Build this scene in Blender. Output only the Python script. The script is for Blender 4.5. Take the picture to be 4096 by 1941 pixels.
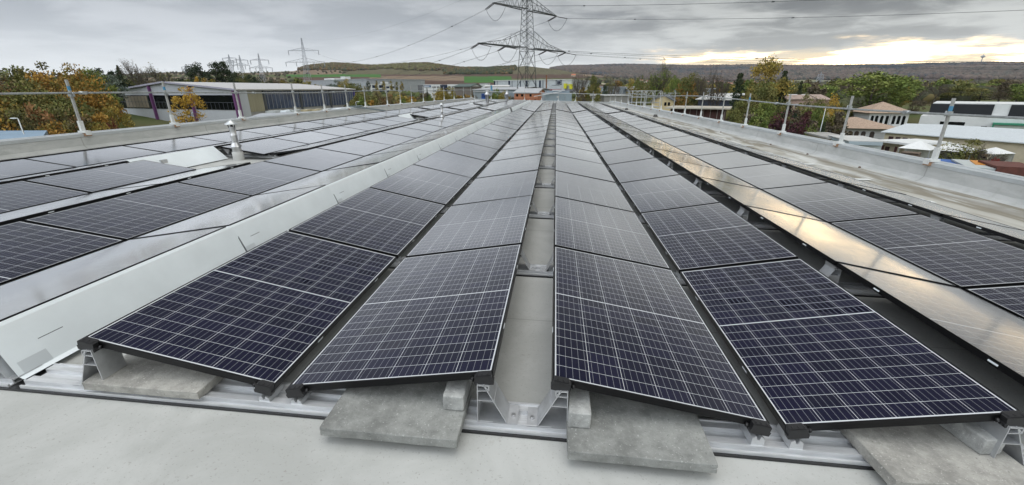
import bpy, math, random
import numpy as np
from mathutils import Vector, Matrix, Euler, noise

scn = bpy.context.scene
for o in list(bpy.data.objects): bpy.data.objects.remove(o)
COL = scn.collection
R = math.radians
# ------------------------------------------------------------------ camera
F_PX, PIT, ROL, YAW = 1686.8, 0.34892, 0.00614, -0.10018
CAM = np.array([0.15016, -1.65269, 1.44376])
ZS = -0.0264            # cross fall of the roof
def ray(px, py):
    """direction through a pixel of the 4096 px photograph"""
    u = (px-2048)/F_PX; v = (970.5-py)/F_PX
    cr, sr = math.cos(ROL), math.sin(ROL)
    a = u*cr+v*sr; b = -u*sr+v*cr
    cp, sp = math.cos(PIT), math.sin(PIT)
    y = cp+b*sp; z = -sp+b*cp
    cw, sw = math.cos(YAW), math.sin(YAW)
    return np.array([a*cw+y*sw, -a*sw+y*cw, z])
def proj(p):
    d = np.asarray(p, float)-CAM
    cw, sw = math.cos(YAW), math.sin(YAW)
    x = d[..., 0]*cw-d[..., 1]*sw; y = d[..., 0]*sw+d[..., 1]*cw; z = d[..., 2]
    cp, sp = math.cos(PIT), math.sin(PIT)
    dep = y*cp-z*sp; up = y*sp+z*cp
    u = x/dep; v = up/dep
    cr, sr = math.cos(ROL), math.sin(ROL)
    return np.stack([2048+F_PX*(u*cr-v*sr), 970.5-F_PX*(u*sr+v*cr), dep], -1)
def at(px, py, dep):
    """world point seen at a pixel at a ground distance dep (along the horizontal view axis)"""
    d = ray(px, py); k = d[0]*math.sin(YAW)+d[1]*math.cos(YAW)
    return CAM+d*(dep/k)
def gxy(px, dep):
    p = at(px, 360, dep); return np.array([p[0], p[1]])
def zat(py, px, dep):
    return at(px, py, dep)[2]
def basis():
    f = ray(2048, 970.5); r = ray(3048, 970.5)-f; r /= np.linalg.norm(r); u = np.cross(r, f)
    return r, u, f
cam = bpy.data.cameras.new('camera'); cam.sensor_width = 36; cam.lens = F_PX/4096*36
cam.clip_start = 0.05; cam.clip_end = 30000
camo = bpy.data.objects.new('camera', cam); COL.objects.link(camo)
r_, u_, f_ = basis()
M = Matrix(((r_[0], u_[0], -f_[0], CAM[0]), (r_[1], u_[1], -f_[1], CAM[1]), (r_[2], u_[2], -f_[2], CAM[2]), (0, 0, 0, 1)))
camo.matrix_world = M; scn.camera = camo
scn.render.resolution_x = 1024; scn.render.resolution_y = 485
scn.view_settings.view_transform = 'Standard'; scn.view_settings.look = 'None'
scn.view_settings.exposure = 0.4; scn.view_settings.gamma = 1
SUN_AZ, SUN_EL = R(30), R(84)
# ------------------------------------------------------------------ node helpers
class NT:
    def __init__(s, nt): s.nt = nt; s.n = nt.nodes; s.l = nt.links
    def new(s, t, **kw):
        n = s.n.new(t)
        for k, v in kw.items(): setattr(n, k, v)
        return n
    def put(s, sock, v):
        if isinstance(v, bpy.types.NodeSocket): s.l.new(v, sock)
        elif v is not None:
            try: sock.default_value = v
            except Exception: sock.default_value = (*v, 1)
    def m(s, op, a, b=None, c=None, clamp=False):
        n = s.new('ShaderNodeMath', operation=op, use_clamp=clamp)
        s.put(n.inputs[0], a)
        if b is not None: s.put(n.inputs[1], b)
        if c is not None: s.put(n.inputs[2], c)
        return n.outputs[0]
    def mix(s, f, a, b, blend='MIX'):
        n = s.new('ShaderNodeMix', data_type='RGBA', blend_type=blend)
        s.put(n.inputs[0], f); s.put(n.inputs[6], a); s.put(n.inputs[7], b)
        return n.outputs[2]
    def noise(s, vec, scale, detail=4, rough=.55, dist=0.):
        n = s.new('ShaderNodeTexNoise'); s.put(n.inputs['Vector'], vec)
        n.inputs['Scale'].default_value = scale; n.inputs['Detail'].default_value = detail
        n.inputs['Roughness'].default_value = rough; n.inputs['Distortion'].default_value = dist
        return n.outputs[0]
    def sm(s, x, lo, hi):
        n = s.new('ShaderNodeMapRange', interpolation_type='SMOOTHSTEP')
        s.put(n.inputs[0], x); s.put(n.inputs[1], lo); s.put(n.inputs[2], hi)
        return n.outputs[0]
    def scl(s, vec, sc):
        n = s.new('ShaderNodeVectorMath', operation='MULTIPLY'); s.put(n.inputs[0], vec); n.inputs[1].default_value = sc
        return n.outputs[0]
def c4(c): return (c[0], c[1], c[2], 1)
# ------------------------------------------------------------------ world
w = bpy.data.worlds.new('World'); scn.world = w; w.use_nodes = True
T = NT(w.node_tree); T.n.clear()
out = T.new('ShaderNodeOutputWorld'); bg = T.new('ShaderNodeBackground'); bg.inputs[1].default_value = 0.1
sky = T.new('ShaderNodeTexSky', sky_type='NISHITA'); sky.sun_disc = False
sky.sun_elevation = SUN_EL; sky.sun_rotation = SUN_AZ
tc = T.new('ShaderNodeTexCoord'); sp = T.new('ShaderNodeSeparateXYZ'); T.l.new(tc.outputs['Generated'], sp.inputs[0])
X, Y, Z = sp.outputs
zc = T.m('MAXIMUM', Z, 0.0)
den = T.m('ADD', zc, 0.10)
cmb = T.new('ShaderNodeCombineXYZ'); T.put(cmb.inputs[0], T.m('DIVIDE', X, den)); T.put(cmb.inputs[1], T.m('DIVIDE', Y, den))
P2 = cmb.outputs[0]
az = T.m('MULTIPLY', T.m('ARCTAN2', X, Y), 57.2958)
el = T.m('MULTIPLY', T.m('ARCSINE', Z), 57.2958)
n1 = T.noise(P2, 0.62, 7, .5, .3)
n2 = T.noise(T.scl(P2, (1, 1.3, 1)), 2.2, 7, .6, .4)
side = T.sm(az, -30., 28.)                       # darker, broken cloud towards the right
# smooth veil on the left, broken grey masses on the right
dens = T.m('MULTIPLY', T.m('SUBTRACT', 1., T.m('MULTIPLY', T.m('SUBTRACT', 1., T.sm(el, 2., 9.)), .6)), T.sm(T.m('ADD', n1, T.m('MULTIPLY', T.m('SUBTRACT', n2, .5), .5)), .38, .63))
veil = T.mix(T.sm(T.m('ADD', n1, T.m('MULTIPLY', T.m('SUBTRACT', n2, .5), .3)), .40, .60), (.35, .37, .395), (.255, .275, .30))
brok = T.mix(dens, (.345, .355, .345), (.105, .11, .112))
cl = T.mix(side, veil, brok)
# clear pale strip near the horizon
cl = T.mix(T.m('MULTIPLY', T.m('SUBTRACT', 1., T.sm(el, .5, 7.)), T.m('SUBTRACT', 1., side)), cl, (.385, .405, .42))
# warm opening low in the right part of the sky
az_n = T.m('ADD', az, T.m('MULTIPLY', T.m('SUBTRACT', n2, .5), 10.))
upper = T.m('ADD', 3.9, T.m('MULTIPLY', T.m('SUBTRACT', T.noise(T.scl(tc.outputs['Generated'], (1, 1, 5)), 4.2, 5, .6), .5), 11.))
gap = T.m('MULTIPLY', T.m('MULTIPLY', T.sm(az_n, 9., 17.), T.m('SUBTRACT', 1., T.sm(az_n, 52., 75.))),
          T.m('SUBTRACT', 1., T.sm(T.m('SUBTRACT', el, upper), -1.8, .9)))
strk = T.sm(T.noise(T.scl(tc.outputs['Generated'], (1, 1, 9)), 6., 6, .65), .44, .57)
gcol = T.mix(strk, (.50, .41, .27), (2.3, 1.66, .90))
cl = T.mix(gap, cl, gcol)
# unseen sky brightened behind the camera as added light, dimmed high ahead
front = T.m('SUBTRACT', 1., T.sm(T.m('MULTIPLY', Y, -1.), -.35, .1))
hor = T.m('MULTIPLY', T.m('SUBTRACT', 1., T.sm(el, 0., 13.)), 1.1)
boost = T.m('ADD', T.m('ADD', T.m('SUBTRACT', 1.0, T.m('MULTIPLY', T.m('MULTIPLY', T.sm(el, 20., 34.), front), .74)), T.m('ADD', hor, T.m('MULTIPLY', T.m('MULTIPLY', T.sm(el, 11., 14.), T.m('SUBTRACT', 1., T.sm(el, 17., 25.))), .8))), T.m('MULTIPLY', T.m('MULTIPLY', T.sm(T.m('MULTIPLY', Y, -1.), -.3, .35), T.sm(el, 3., 30.)), 4.6))  # bright belt just above the view is added for the panel reflections
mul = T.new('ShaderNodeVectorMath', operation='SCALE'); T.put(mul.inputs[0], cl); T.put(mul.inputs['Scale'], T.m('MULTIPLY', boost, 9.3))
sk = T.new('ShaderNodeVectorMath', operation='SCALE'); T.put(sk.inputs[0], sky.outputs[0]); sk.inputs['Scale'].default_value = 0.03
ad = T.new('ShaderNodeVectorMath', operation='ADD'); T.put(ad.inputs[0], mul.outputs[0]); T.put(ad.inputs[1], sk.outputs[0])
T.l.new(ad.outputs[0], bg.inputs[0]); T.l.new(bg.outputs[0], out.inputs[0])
# ------------------------------------------------------------------ sun (behind thin cloud)
sl = bpy.data.lights.new('sun', 'SUN'); sl.energy = 0.9; sl.angle = R(50); sl.color = (1, .97, .93)
so = bpy.data.objects.new('sun', sl); COL.objects.link(so)
sd = Vector((math.sin(SUN_AZ)*math.cos(SUN_EL), math.cos(SUN_AZ)*math.cos(SUN_EL), math.sin(SUN_EL)))
so.rotation_euler = (-sd).to_track_quat('-Z', 'Y').to_euler()

# ------------------------------------------------------------------ materials
MATS = {}
def mat(name, col, rough=.7, metal=0., spec=.5, var=0., scale=3., col2=None, bump=0., bscale=40., attr=False, stretch=None):
    if name in MATS: return MATS[name]
    m = bpy.data.materials.new(name); m.use_nodes = True; MATS[name] = m
    t = NT(m.node_tree); b = t.n['Principled BSDF']
    b.inputs['Roughness'].default_value = rough; b.inputs['Metallic'].default_value = metal
    b.inputs['Specular IOR Level'].default_value = spec
    if attr:
        a = t.new('ShaderNodeVertexColor'); a.layer_name = 'Col'; t.put(b.inputs['Base Color'], a.outputs[0])
    elif var or col2:
        tcn = t.new('ShaderNodeTexCoord'); v = tcn.outputs['Object']
        if stretch: v = t.scl(v, stretch)
        n = t.noise(v, scale, 6, .6)
        a = col2 or tuple(min(1, c*(1+var)) for c in col)
        bb = col if col2 else tuple(c*(1-var) for c in col)
        t.put(b.inputs['Base Color'], t.mix(t.sm(n, .3, .7), c4(bb), c4(a)))
    else: b.inputs['Base Color'].default_value = c4(col)
    if bump:
        tcn = t.new('ShaderNodeTexCoord'); bn = t.new('ShaderNodeBump'); bn.inputs['Strength'].default_value = bump; bn.inputs['Distance'].default_value = .01
        t.put(bn.inputs['Height'], t.noise(tcn.outputs['Object'], bscale, 5, .6)); t.l.new(bn.outputs[0], b.inputs['Normal'])
    return m
def mat_glass_panel():
    m = bpy.data.materials.new('solar_glass'); m.use_nodes = True; t = NT(m.node_tree); b = t.n['Principled BSDF']
    uv = t.new('ShaderNodeUVMap'); uv.uv_map = 'UV'; s = t.new('ShaderNodeSeparateXYZ'); t.l.new(uv.outputs[0], s.inputs[0])
    U, V = s.outputs[0], s.outputs[1]          # metres on a 1.038 x 1.755 module
    cu = t.m('DIVIDE', t.m('SUBTRACT', U, .013), .1687)
    half = t.m('GREATER_THAN', V, .8775)
    v0 = t.m('SUBTRACT', V, t.m('ADD', .015, t.m('MULTIPLY', half, .8655)))
    cv = t.m('DIVIDE', v0, .08585)
    inu = t.m('MULTIPLY', t.m('GREATER_THAN', cu, 0), t.m('LESS_THAN', cu, 6))
    inv = t.m('MULTIPLY', t.m('GREATER_THAN', cv, 0), t.m('LESS_THAN', cv, 10))
    fu = t.m('ABSOLUTE', t.m('SUBTRACT', t.m('FRACT', cu), .5)); fv = t.m('ABSOLUTE', t.m('SUBTRACT', t.m('FRACT', cv), .5))
    gu = t.m('LESS_THAN', fu, 0.5-.0012/.1687); gv = t.m('LESS_THAN', fv, 0.5-.0011/.0858)
    cell = t.m('MULTIPLY', t.m('MULTIPLY', inu, inv), t.m('MULTIPLY', gu, gv))
    bb = t.m('ABSOLUTE', t.m('SUBTRACT', t.m('FRACT', t.m('MULTIPLY', cu, 5)), .5))
    bus = t.m('LESS_THAN', bb, .0008/.0337)
    tcn = t.new('ShaderNodeTexCoord'); oi = t.new('ShaderNodeObjectInfo')
    cid = t.new('ShaderNodeCombineXYZ'); t.put(cid.inputs[0], t.m('FLOOR', cu)); t.put(cid.inputs[1], t.m('FLOOR', t.m('ADD', cv, t.m('MULTIPLY', half, 20)))); t.put(cid.inputs[2], t.m('MULTIPLY', oi.outputs['Random'], 50))
    wn = t.new('ShaderNodeTexWhiteNoise', noise_dimensions='3D'); t.l.new(cid.outputs[0], wn.inputs[0])
    ccol = t.mix(wn.outputs[0], (.0022, .0026, .015, 1), (.0042, .0042, .023, 1))
    c = t.mix(t.m('MULTIPLY', bus, .75), ccol, (.36, .37, .40, 1))
    c = t.mix(cell, (.62, .64, .66, 1), c)
    geo = t.new('ShaderNodeNewGeometry')
    drt = t.noise(geo.outputs['Position'], 1.1, 6, .7)
    c = t.mix(t.m('MULTIPLY', t.sm(drt, .5, .75), t.m('ADD', .01, t.m('MULTIPLY', oi.outputs['Random'], .05))), c, (.30, .29, .26, 1))
    c = t.mix(t.m('MULTIPLY', t.sm(t.noise(geo.outputs['Position'], 26, 2, .5), .80, .82), .7), c, (.5, .5, .47, 1))
    t.put(b.inputs['Base Color'], c); b.inputs['Roughness'].default_value = .45; b.inputs['Specular IOR Level'].default_value = .1
    dust = t.noise(geo.outputs['Position'], 2.2, 5, .6)
    # prismatic cover glass: dark when looked into, mirror-like towards grazing angles
    fr = t.new('ShaderNodeFresnel'); fr.inputs[0].default_value = 1.52
    ff_ = t.m('MULTIPLY', fr.outputs[0], t.m('ADD', 1., t.m('MULTIPLY', t.sm(fr.outputs[0], .08, .30), .95)), clamp=True)
    gl = t.new('ShaderNodeBsdfGlossy'); gl.inputs['Color'].default_value = (1, 1, 1, 1)
    t.put(gl.inputs['Roughness'], t.m('ADD', t.m('ADD', .05, t.m('MULTIPLY', oi.outputs['Random'], .05)), t.m('MULTIPLY', dust, .12)))
    mx = t.new('ShaderNodeMixShader'); t.put(mx.inputs[0], ff_); t.l.new(b.outputs[0], mx.inputs[1]); t.l.new(gl.outputs[0], mx.inputs[2]); t.l.new(mx.outputs[0], t.n['Material Output'].inputs[0])
    return m
def mat_membrane():
    m = bpy.data.materials.new('roof_membrane'); m.use_nodes = True; t = NT(m.node_tree); b = t.n['Principled BSDF']
    geo = t.new('ShaderNodeNewGeometry'); P = geo.outputs['Position']; s = t.new('ShaderNodeSeparateXYZ'); t.l.new(P, s.inputs[0])
    base = t.mix(t.sm(t.noise(P, 1.3, 7, .68, .6), .36, .64), (.385, .39, .37, 1), (.465, .47, .45, 1))
    # small pits and specks
    sp1 = t.sm(t.noise(P, 34, 3, .6), .64, .72); sp2 = t.sm(t.noise(P, 3.5, 4, .6), .45, .62)
    base = t.mix(t.m('MULTIPLY', t.m('MULTIPLY', sp1, sp2), .55), base, (.25, .24, .22, 1))
    base = t.mix(t.m('MULTIPLY', t.sm(t.noise(P, 90, 2, .5), .64, .70), .5), base, (.24, .22, .20, 1))
    base = t.mix(t.m('MULTIPLY', t.m('MULTIPLY', t.sm(t.noise(P, 19, 5, .75), .56, .66), sp2), .30), base, (.30, .285, .25, 1))
    # welded seams across the roof
    sy = t.m('ABSOLUTE', t.m('SUBTRACT', t.m('FRACT', t.m('DIVIDE', s.outputs[1], 1.03)), .5))
    seam = t.m('GREATER_THAN', sy, .4955); wet = t.m('GREATER_THAN', sy, .46)
    base = t.mix(t.m('MULTIPLY', wet, .10), base, (.30, .29, .27, 1))
    base = t.mix(t.m('MULTIPLY', seam, .45), base, (.18, .18, .17, 1))
    # brown dried-puddle stains on the open strip on the right and along the left upstand
    xs = t.m('ADD', s.outputs[0], t.m('MULTIPLY', t.m('SUBTRACT', t.noise(P, .5, 3, .5), .5), 1.6))
    right = t.m('MULTIPLY', t.sm(xs, 5.7, 6.2), 1.)
    wv = t.noise(t.scl(P, (2.4, .35, 1)), 1.1, 6, .65, .6)
    st = t.m('MULTIPLY', right, t.sm(wv, .43, .56))
    base = t.mix(t.m('MULTIPLY', st, .85), base, (.18, .155, .105, 1))
    base = t.mix(t.m('MULTIPLY', t.m('MULTIPLY', right, t.m('SUBTRACT', 1., t.sm(t.noise(t.scl(P, (1.5, .3, 1)), .8, 4, .6), .42, .52))), .45), base, (.66, .66, .62, 1))
    edge = t.m('MAXIMUM', t.m('MULTIPLY', t.sm(xs, 6.85, 7.0), t.m('SUBTRACT', 1., t.sm(xs, 7.05, 7.3))), t.m('MULTIPLY', t.m('SUBTRACT', 1., t.sm(xs, -10.7, -10.4)), t.sm(wv, .4, .6)))
    base = t.mix(t.m('MULTIPLY', edge, .7), base, (.20, .18, .14, 1))
    t.put(b.inputs['Base Color'], base)
    t.put(b.inputs['Roughness'], t.m('ADD', .5, t.m('MULTIPLY', t.noise(P, 1.7, 4, .6), .3)))
    bn = t.new('ShaderNodeBump'); bn.inputs['Strength'].default_value = .35; bn.inputs['Distance'].default_value = .01
    t.put(bn.inputs['Height'], t.m('ADD', t.noise(P, 2.5, 5, .6), t.m('MULTIPLY', t.noise(P, 60, 3, .6), .12))); t.l.new(bn.outputs[0], b.inputs['Normal'])
    return m
def mat_upstand():
    m = bpy.data.materials.new('parapet_membrane'); m.use_nodes = True; t = NT(m.node_tree); b = t.n['Principled BSDF']
    geo = t.new('ShaderNodeNewGeometry'); P = geo.outputs['Position']; s = t.new('ShaderNodeSeparateXYZ'); t.l.new(P, s.inputs[0])
    n = t.noise(t.scl(P, (1, 1, 3)), 1.4, 6, .65, .5)
    base = t.mix(t.sm(n, .3, .7), (.40, .41, .395, 1), (.50, .505, .49, 1))
    base = t.mix(t.m('MULTIPLY', t.sm(t.noise(t.scl(P, (3, 3, .6)), 2.4, 5, .7), .6, .75), .4), base, (.29, .28, .25, 1))
    sy = t.m('ABSOLUTE', t.m('SUBTRACT', t.m('FRACT', t.m('DIVIDE', s.outputs[1], 3.7)), .5))
    base = t.mix(t.m('MULTIPLY', t.m('GREATER_THAN', sy, .4965), .5), base, (.22, .22, .20, 1))
    t.put(b.inputs['Base Color'], base); b.inputs['Roughness'].default_value = .8
    bn = t.new('ShaderNodeBump'); bn.inputs['Strength'].default_value = .5; bn.inputs['Distance'].default_value = .03
    t.put(bn.inputs['Height'], t.noise(t.scl(P, (1, 1, 2)), 3, 4, .6)); t.l.new(bn.outputs[0], b.inputs['Normal'])
    return m
def mat_concrete(name, c, warm=0):
    m = bpy.data.materials.new(name); m.use_nodes = True; t = NT(m.node_tree); b = t.n['Principled BSDF']
    tcn = t.new('ShaderNodeTexCoord'); P = tcn.outputs['Object']
    a = t.mix(t.sm(t.noise(P, 9, 6, .7), .3, .7), c4([x*.66 for x in c]), c4([x*1.22 for x in c]))
    a = t.mix(t.m('MULTIPLY', t.sm(t.noise(P, 95, 3, .6), .62, .70), .6), a, c4([min(1, x*2.0) for x in c]))
    a = t.mix(t.m('MULTIPLY', t.sm(t.noise(P, 70, 3, .6), .62, .72), .6), a, c4([x*.45 for x in c]))
    t.put(b.inputs['Base Color'], a); b.inputs['Roughness'].default_value = .85
    bn = t.new('ShaderNodeBump'); bn.inputs['Strength'].default_value = .7; bn.inputs['Distance'].default_value = .006
    t.put(bn.inputs['Height'], t.noise(P, 60, 5, .7)); t.l.new(bn.outputs[0], b.inputs['Normal'])
    return m
GLASS = mat_glass_panel(); MEMB = mat_membrane(); UPST = mat_upstand()
FRAME = mat('black_anodised', (.012, .012, .013), .38, .6)
PLAST = mat('black_plastic', (.015, .015, .016), .45)
ALU = mat('mill_aluminium', (.66, .67, .68), .38, .45, var=.12, scale=6, stretch=(1, 8, 8))
ALUD = mat('cast_aluminium', (.55, .56, .57), .4, .6, var=.15, scale=8)
SHEET = mat('white_sheet_metal', (.80, .85, .87), .4, .0, var=.07, scale=1.2)
GALV = mat('galvanised_tube', (.42, .44, .44), .45, .7, var=.2, scale=9)
TIMB = mat('grey_board', (.36, .36, .34), .7, var=.15, scale=12)
STEEL = mat('stainless_pipe', (.55, .55, .55), .28, .9, var=.2, scale=5)
CONC = mat_concrete('grey_concrete', (.25, .255, .24)); CONC2 = mat_concrete('pale_concrete', (.35, .34, .31)); CONC3 = mat_concrete('light_brick_concrete', (.38, .385, .37))
COPING = mat('coping_sheet', (.50, .53, .54), .4, .35, var=.08, scale=2)
PYL = mat('pylon_steel', (.055, .062, .058), .6, .3, var=.3, scale=.6)
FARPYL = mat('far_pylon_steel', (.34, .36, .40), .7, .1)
WIREM = mat('conductor', (.07, .075, .08), .6, .3)
# ------------------------------------------------------------------ mesh builder
class MB:
    def __init__(s): s.v = []; s.f = []; s.mi = []; s.cur = 0; s.sm = []
    def quad(s, *p):
        k = len(s.v); s.v += [tuple(map(float, q)) for q in p]; s.f.append(tuple(range(k, k+len(p)))); s.mi.append(s.cur); s.sm.append(False)
    def box(s, lo, hi, M=None):
        x0, y0, z0 = lo; x1, y1, z1 = hi
        c = [(x0, y0, z0), (x1, y0, z0), (x1, y1, z0), (x0, y1, z0), (x0, y0, z1), (x1, y0, z1), (x1, y1, z1), (x0, y1, z1)]
        if M is not None: c = [tuple(M @ Vector(q)) for q in c]
        s.hexa(c); return s
    def hexa(s, c):
        k = len(s.v); s.v += [tuple(map(float, q)) for q in c]
        for q in ((0, 3, 2, 1), (4, 5, 6, 7), (0, 1, 5, 4), (1, 2, 6, 5), (2, 3, 7, 6), (3, 0, 4, 7)):
            s.f.append(tuple(k+i for i in q)); s.mi.append(s.cur); s.sm.append(False)
    def prism(s, poly, a, b, axis='y'):
        """extrude a polygon (list of 2d points in the plane normal to axis) from a to b"""
        k = len(s.v); n = len(poly)
        for t in (a, b):
            for p, q in poly:
                s.v.append({'y': (p, t, q), 'x': (t, p, q), 'z': (p, q, t)}[axis])
        s.f.append(tuple(k+i for i in range(n))); s.f.append(tuple(k+n+i for i in reversed(range(n))))
        for i in range(n):
            j = (i+1) % n; s.f.append((k+i, k+n+i, k+n+j, k+j))
        s.mi += [s.cur]*(n+2); s.sm += [False]*(n+2); return s
    def bar(s, p, q, w_, h=None, up=(0, 0, 1)):
        p = Vector(p); q = Vector(q); h = h or w_; d = (q-p)
        if d.length < 1e-6: return s
        d.normalize(); u = Vector(up)
        if abs(d.dot(u)) > .95: u = Vector((1, 0, 0))
        a = d.cross(u).normalized()*w_/2; b = d.cross(a).normalized()*h/2
        s.hexa([p-a-b, p+a-b, p+a+b, p-a+b, q-a-b, q+a-b, q+a+b, q-a+b]); return s
    def tube(s, pts, r, n=8, cap=True):
        pts = [Vector(p) for p in pts]; rr = r if isinstance(r, (list, tuple)) else [r]*len(pts); k0 = len(s.v)
        for i, p in enumerate(pts):
            d = (pts[min(i+1, len(pts)-1)]-pts[max(i-1, 0)])
            d = d.normalized() if d.length > 0 else Vector((0, 0, 1))
            u = Vector((0, 0, 1)) if abs(d.z) < .9 else Vector((1, 0, 0))
            a = d.cross(u).normalized(); b = d.cross(a)
            for j in range(n):
                t = 2*math.pi*j/n; s.v.append(tuple(p+a*math.cos(t)*rr[i]+b*math.sin(t)*rr[i]))
        for i in range(len(pts)-1):
            for j in range(n):
                j2 = (j+1) % n; s.f.append((k0+i*n+j, k0+i*n+j2, k0+(i+1)*n+j2, k0+(i+1)*n+j)); s.mi.append(s.cur); s.sm.append(True)
        if cap:
            s.f.append(tuple(k0+j for j in reversed(range(n)))); s.f.append(tuple(k0+(len(pts)-1)*n+j for j in range(n))); s.mi += [s.cur]*2; s.sm += [False]*2
        return s
    def lathe(s, prof, c=(0, 0, 0), n=20):
        k0 = len(s.v)
        for r, z in prof:
            for j in range(n):
                t = 2*math.pi*j/n; s.v.append((c[0]+r*math.cos(t), c[1]+r*math.sin(t), c[2]+z))
        for i in range(len(prof)-1):
            for j in range(n):
                j2 = (j+1) % n; s.f.append((k0+i*n+j, k0+i*n+j2, k0+(i+1)*n+j2, k0+(i+1)*n+j)); s.mi.append(s.cur); s.sm.append(True)
        return s
    def data(s, name, mats, off=(0, 0, 0)):
        me = bpy.data.meshes.new(name); v = np.array(s.v, float).reshape(-1, 3)-np.array(off)
        me.from_pydata([tuple(q) for q in v], [], s.f)
        if not isinstance(mats, (list, tuple)): mats = [mats]
        for m in mats: me.materials.append(m)
        me.polygons.foreach_set('material_index', s.mi); me.polygons.foreach_set('use_smooth', s.sm); me.update(); return me
    def build(s, name, mats, parent=None, off=None):
        if off is None: off = tuple(parent.location) if parent is not None and not parent.parent else ((0, 0, 0) if parent is None else tuple(parent.get('_o', (0, 0, 0))))
        o = bpy.data.objects.new(name, s.data(name, mats, off)); COL.objects.link(o)
        if parent is not None: o.parent = parent; o['_o'] = off
        return o
def tag(o, label, cat, group=None, kind=None):
    if label: o['label'] = label
    if cat: o['category'] = cat
    if group: o['group'] = group
    if kind: o['kind'] = kind
    return o
def thing(name, label, cat, loc=(0, 0, 0), group=None):
    o = bpy.data.objects.new(name, None); COL.objects.link(o); o.location = tuple(map(float, loc)); o.empty_display_size = .2
    return tag(o, label, cat, group)
def place(name, me, parent):
    o = bpy.data.objects.new(name, me); COL.objects.link(o); o.parent = parent; return o
def bevel(o, w_=.006, seg=2):
    b = o.modifiers.new('bevel', 'BEVEL'); b.width = w_; b.segments = seg; b.limit_method = 'ANGLE'; return o
def copy_tree(o, parent=None):
    c = o.copy(); COL.objects.link(c)
    if parent is not None: c.parent = parent
    for ch in list(CH.get(o.name, [])): copy_tree(ch, c)
    return c
CH = {}
def reg(o):
    """remember children of a prototype so copies can be made quickly"""
    CH[o.name] = list(o.children)
    for c in o.children: reg(c)
def rz(x, y, z): return z+ZS*x
ORD = ['first', 'second', 'third', 'fourth', 'fifth', 'sixth', 'seventh', 'eighth', 'ninth', 'tenth', 'eleventh', 'twelfth', 'thirteenth', 'fourteenth', 'fifteenth', 'sixteenth', 'seventeenth', 'eighteenth', 'nineteenth', 'twentieth']
ORD += ['twenty-'+x for x in ORD[:9]]+['thirtieth']
#@@ROOF
ROOF_Z = -.13
ROOF_Y1 = 51.2
LP = [(-10.85, -4.0), (-10.75, 22.0), (-9.6, ROOF_Y1)]      # inner foot of the left parapet
RP = [(7.42, -4.0), (7.40, 15.0), (6.5, ROOF_Y1)]
def xline(pl, y):
    for (x0, y0), (x1, y1) in zip(pl, pl[1:]):
        if y <= y1 or (x1, y1) == pl[-1]: return x0+(x1-x0)*(y-y0)/(y1-y0)
bld = thing('flat_roofed_building', 'large flat roof of pale grey membrane with low parapets carrying all the solar panels', 'building', (0, 24, ROOF_Z))
m = MB()
ys = [-4.0, 15.0, 22.0, 36, ROOF_Y1]
for y0, y1 in zip(ys, ys[1:]):
    a0, a1, b0, b1 = xline(LP, y0), xline(LP, y1), xline(RP, y0), xline(RP, y1)
    m.quad((a0, y0, rz(a0, 0, ROOF_Z)), (b0, y0, rz(b0, 0, ROOF_Z)), (b1, y1, rz(b1, 0, ROOF_Z)), (a1, y1, rz(a1, 0, ROOF_Z)))
m.build('roof_deck', MEMB, bld)
def parapet(pl, side, h, name):
    m = MB(); c = MB(); g = MB()
    n = 30; Y = np.linspace(-4, ROOF_Y1, n)
    for y0, y1 in zip(Y, Y[1:]):
        A = []
        for y in (y0, y1):
            x = xline(pl, y); zb = rz(x, 0, ROOF_Z)
            bow = .02*math.sin(y*1.9)+.012*math.sin(y*4.7)
            A.append([(x-side*.10, y, zb+.003), (x-side*.02, y, zb+.035), (x+side*(.03+bow*.4), y, zb+.10), (x+side*.06, y, zb+h)])
        for i in range(3):
            p, q = A
            f = (p[i], q[i], q[i+1], p[i+1]) if side > 0 else (p[i+1], q[i+1], q[i], p[i])
            m.quad(*f)
        xo = [xline(pl, y) for y in (y0, y1)]; zo = [rz(xline(pl, y), 0, ROOF_Z)+h for y in (y0, y1)]
        i0, o0 = side*.045, side*.40
        # coping: top sheet, front lip, small upstand on the inner edge, drop on the outer edge
        for (da, za, db, zb_) in ((side*.045, -.055, side*.045, .012), (side*.045, .012, side*.16, .022), (side*.16, .022, side*.17, .034), (side*.17, .034, side*.27, .034), (side*.27, .034, side*.275, -.10)):
            P = [(xo[0]+da, y0, zo[0]+za), (xo[1]+da, y1, zo[1]+za), (xo[1]+db, y1, zo[1]+zb_), (xo[0]+db, y0, zo[0]+zb_)]
            c.quad(*(P if side > 0 else P[::-1]))
        if side: g.quad((xo[0]+side*.25, y0, zo[0]), (xo[1]+side*.25, y1, zo[1]), (xo[1]+side*.25, y1, -9.5), (xo[0]+side*.25, y0, -9.5))
    pa = m.build('parapet', UPST, bld, off=(0, 24, ROOF_Z)); c.build('coping', COPING, bld); g.build('facade', mat('facade_panel', (.5, .5, .49), .6, var=.08), bld)
    return pa
parapet(LP, -1, .35, 'left'); parapet(RP, 1, .365, 'right')
m = MB(); xa, xb = xline(LP, ROOF_Y1)-.4, xline(RP, ROOF_Y1)+.4
m.hexa([(xa, ROOF_Y1, rz(xa, 0, ROOF_Z)-1), (xb, ROOF_Y1, rz(xb, 0, ROOF_Z)-1), (xb, ROOF_Y1+.4, rz(xb, 0, ROOF_Z)-1), (xa, ROOF_Y1+.4, rz(xa, 0, ROOF_Z)-1),
        (xa, ROOF_Y1, rz(xa, 0, ROOF_Z)+.2), (xb, ROOF_Y1, rz(xb, 0, ROOF_Z)+.2), (xb, ROOF_Y1+.4, rz(xb, 0, ROOF_Z)+.2), (xa, ROOF_Y1+.4, rz(xa, 0, ROOF_Z)+.2)])
m.build('parapet', UPST, bld)
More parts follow.
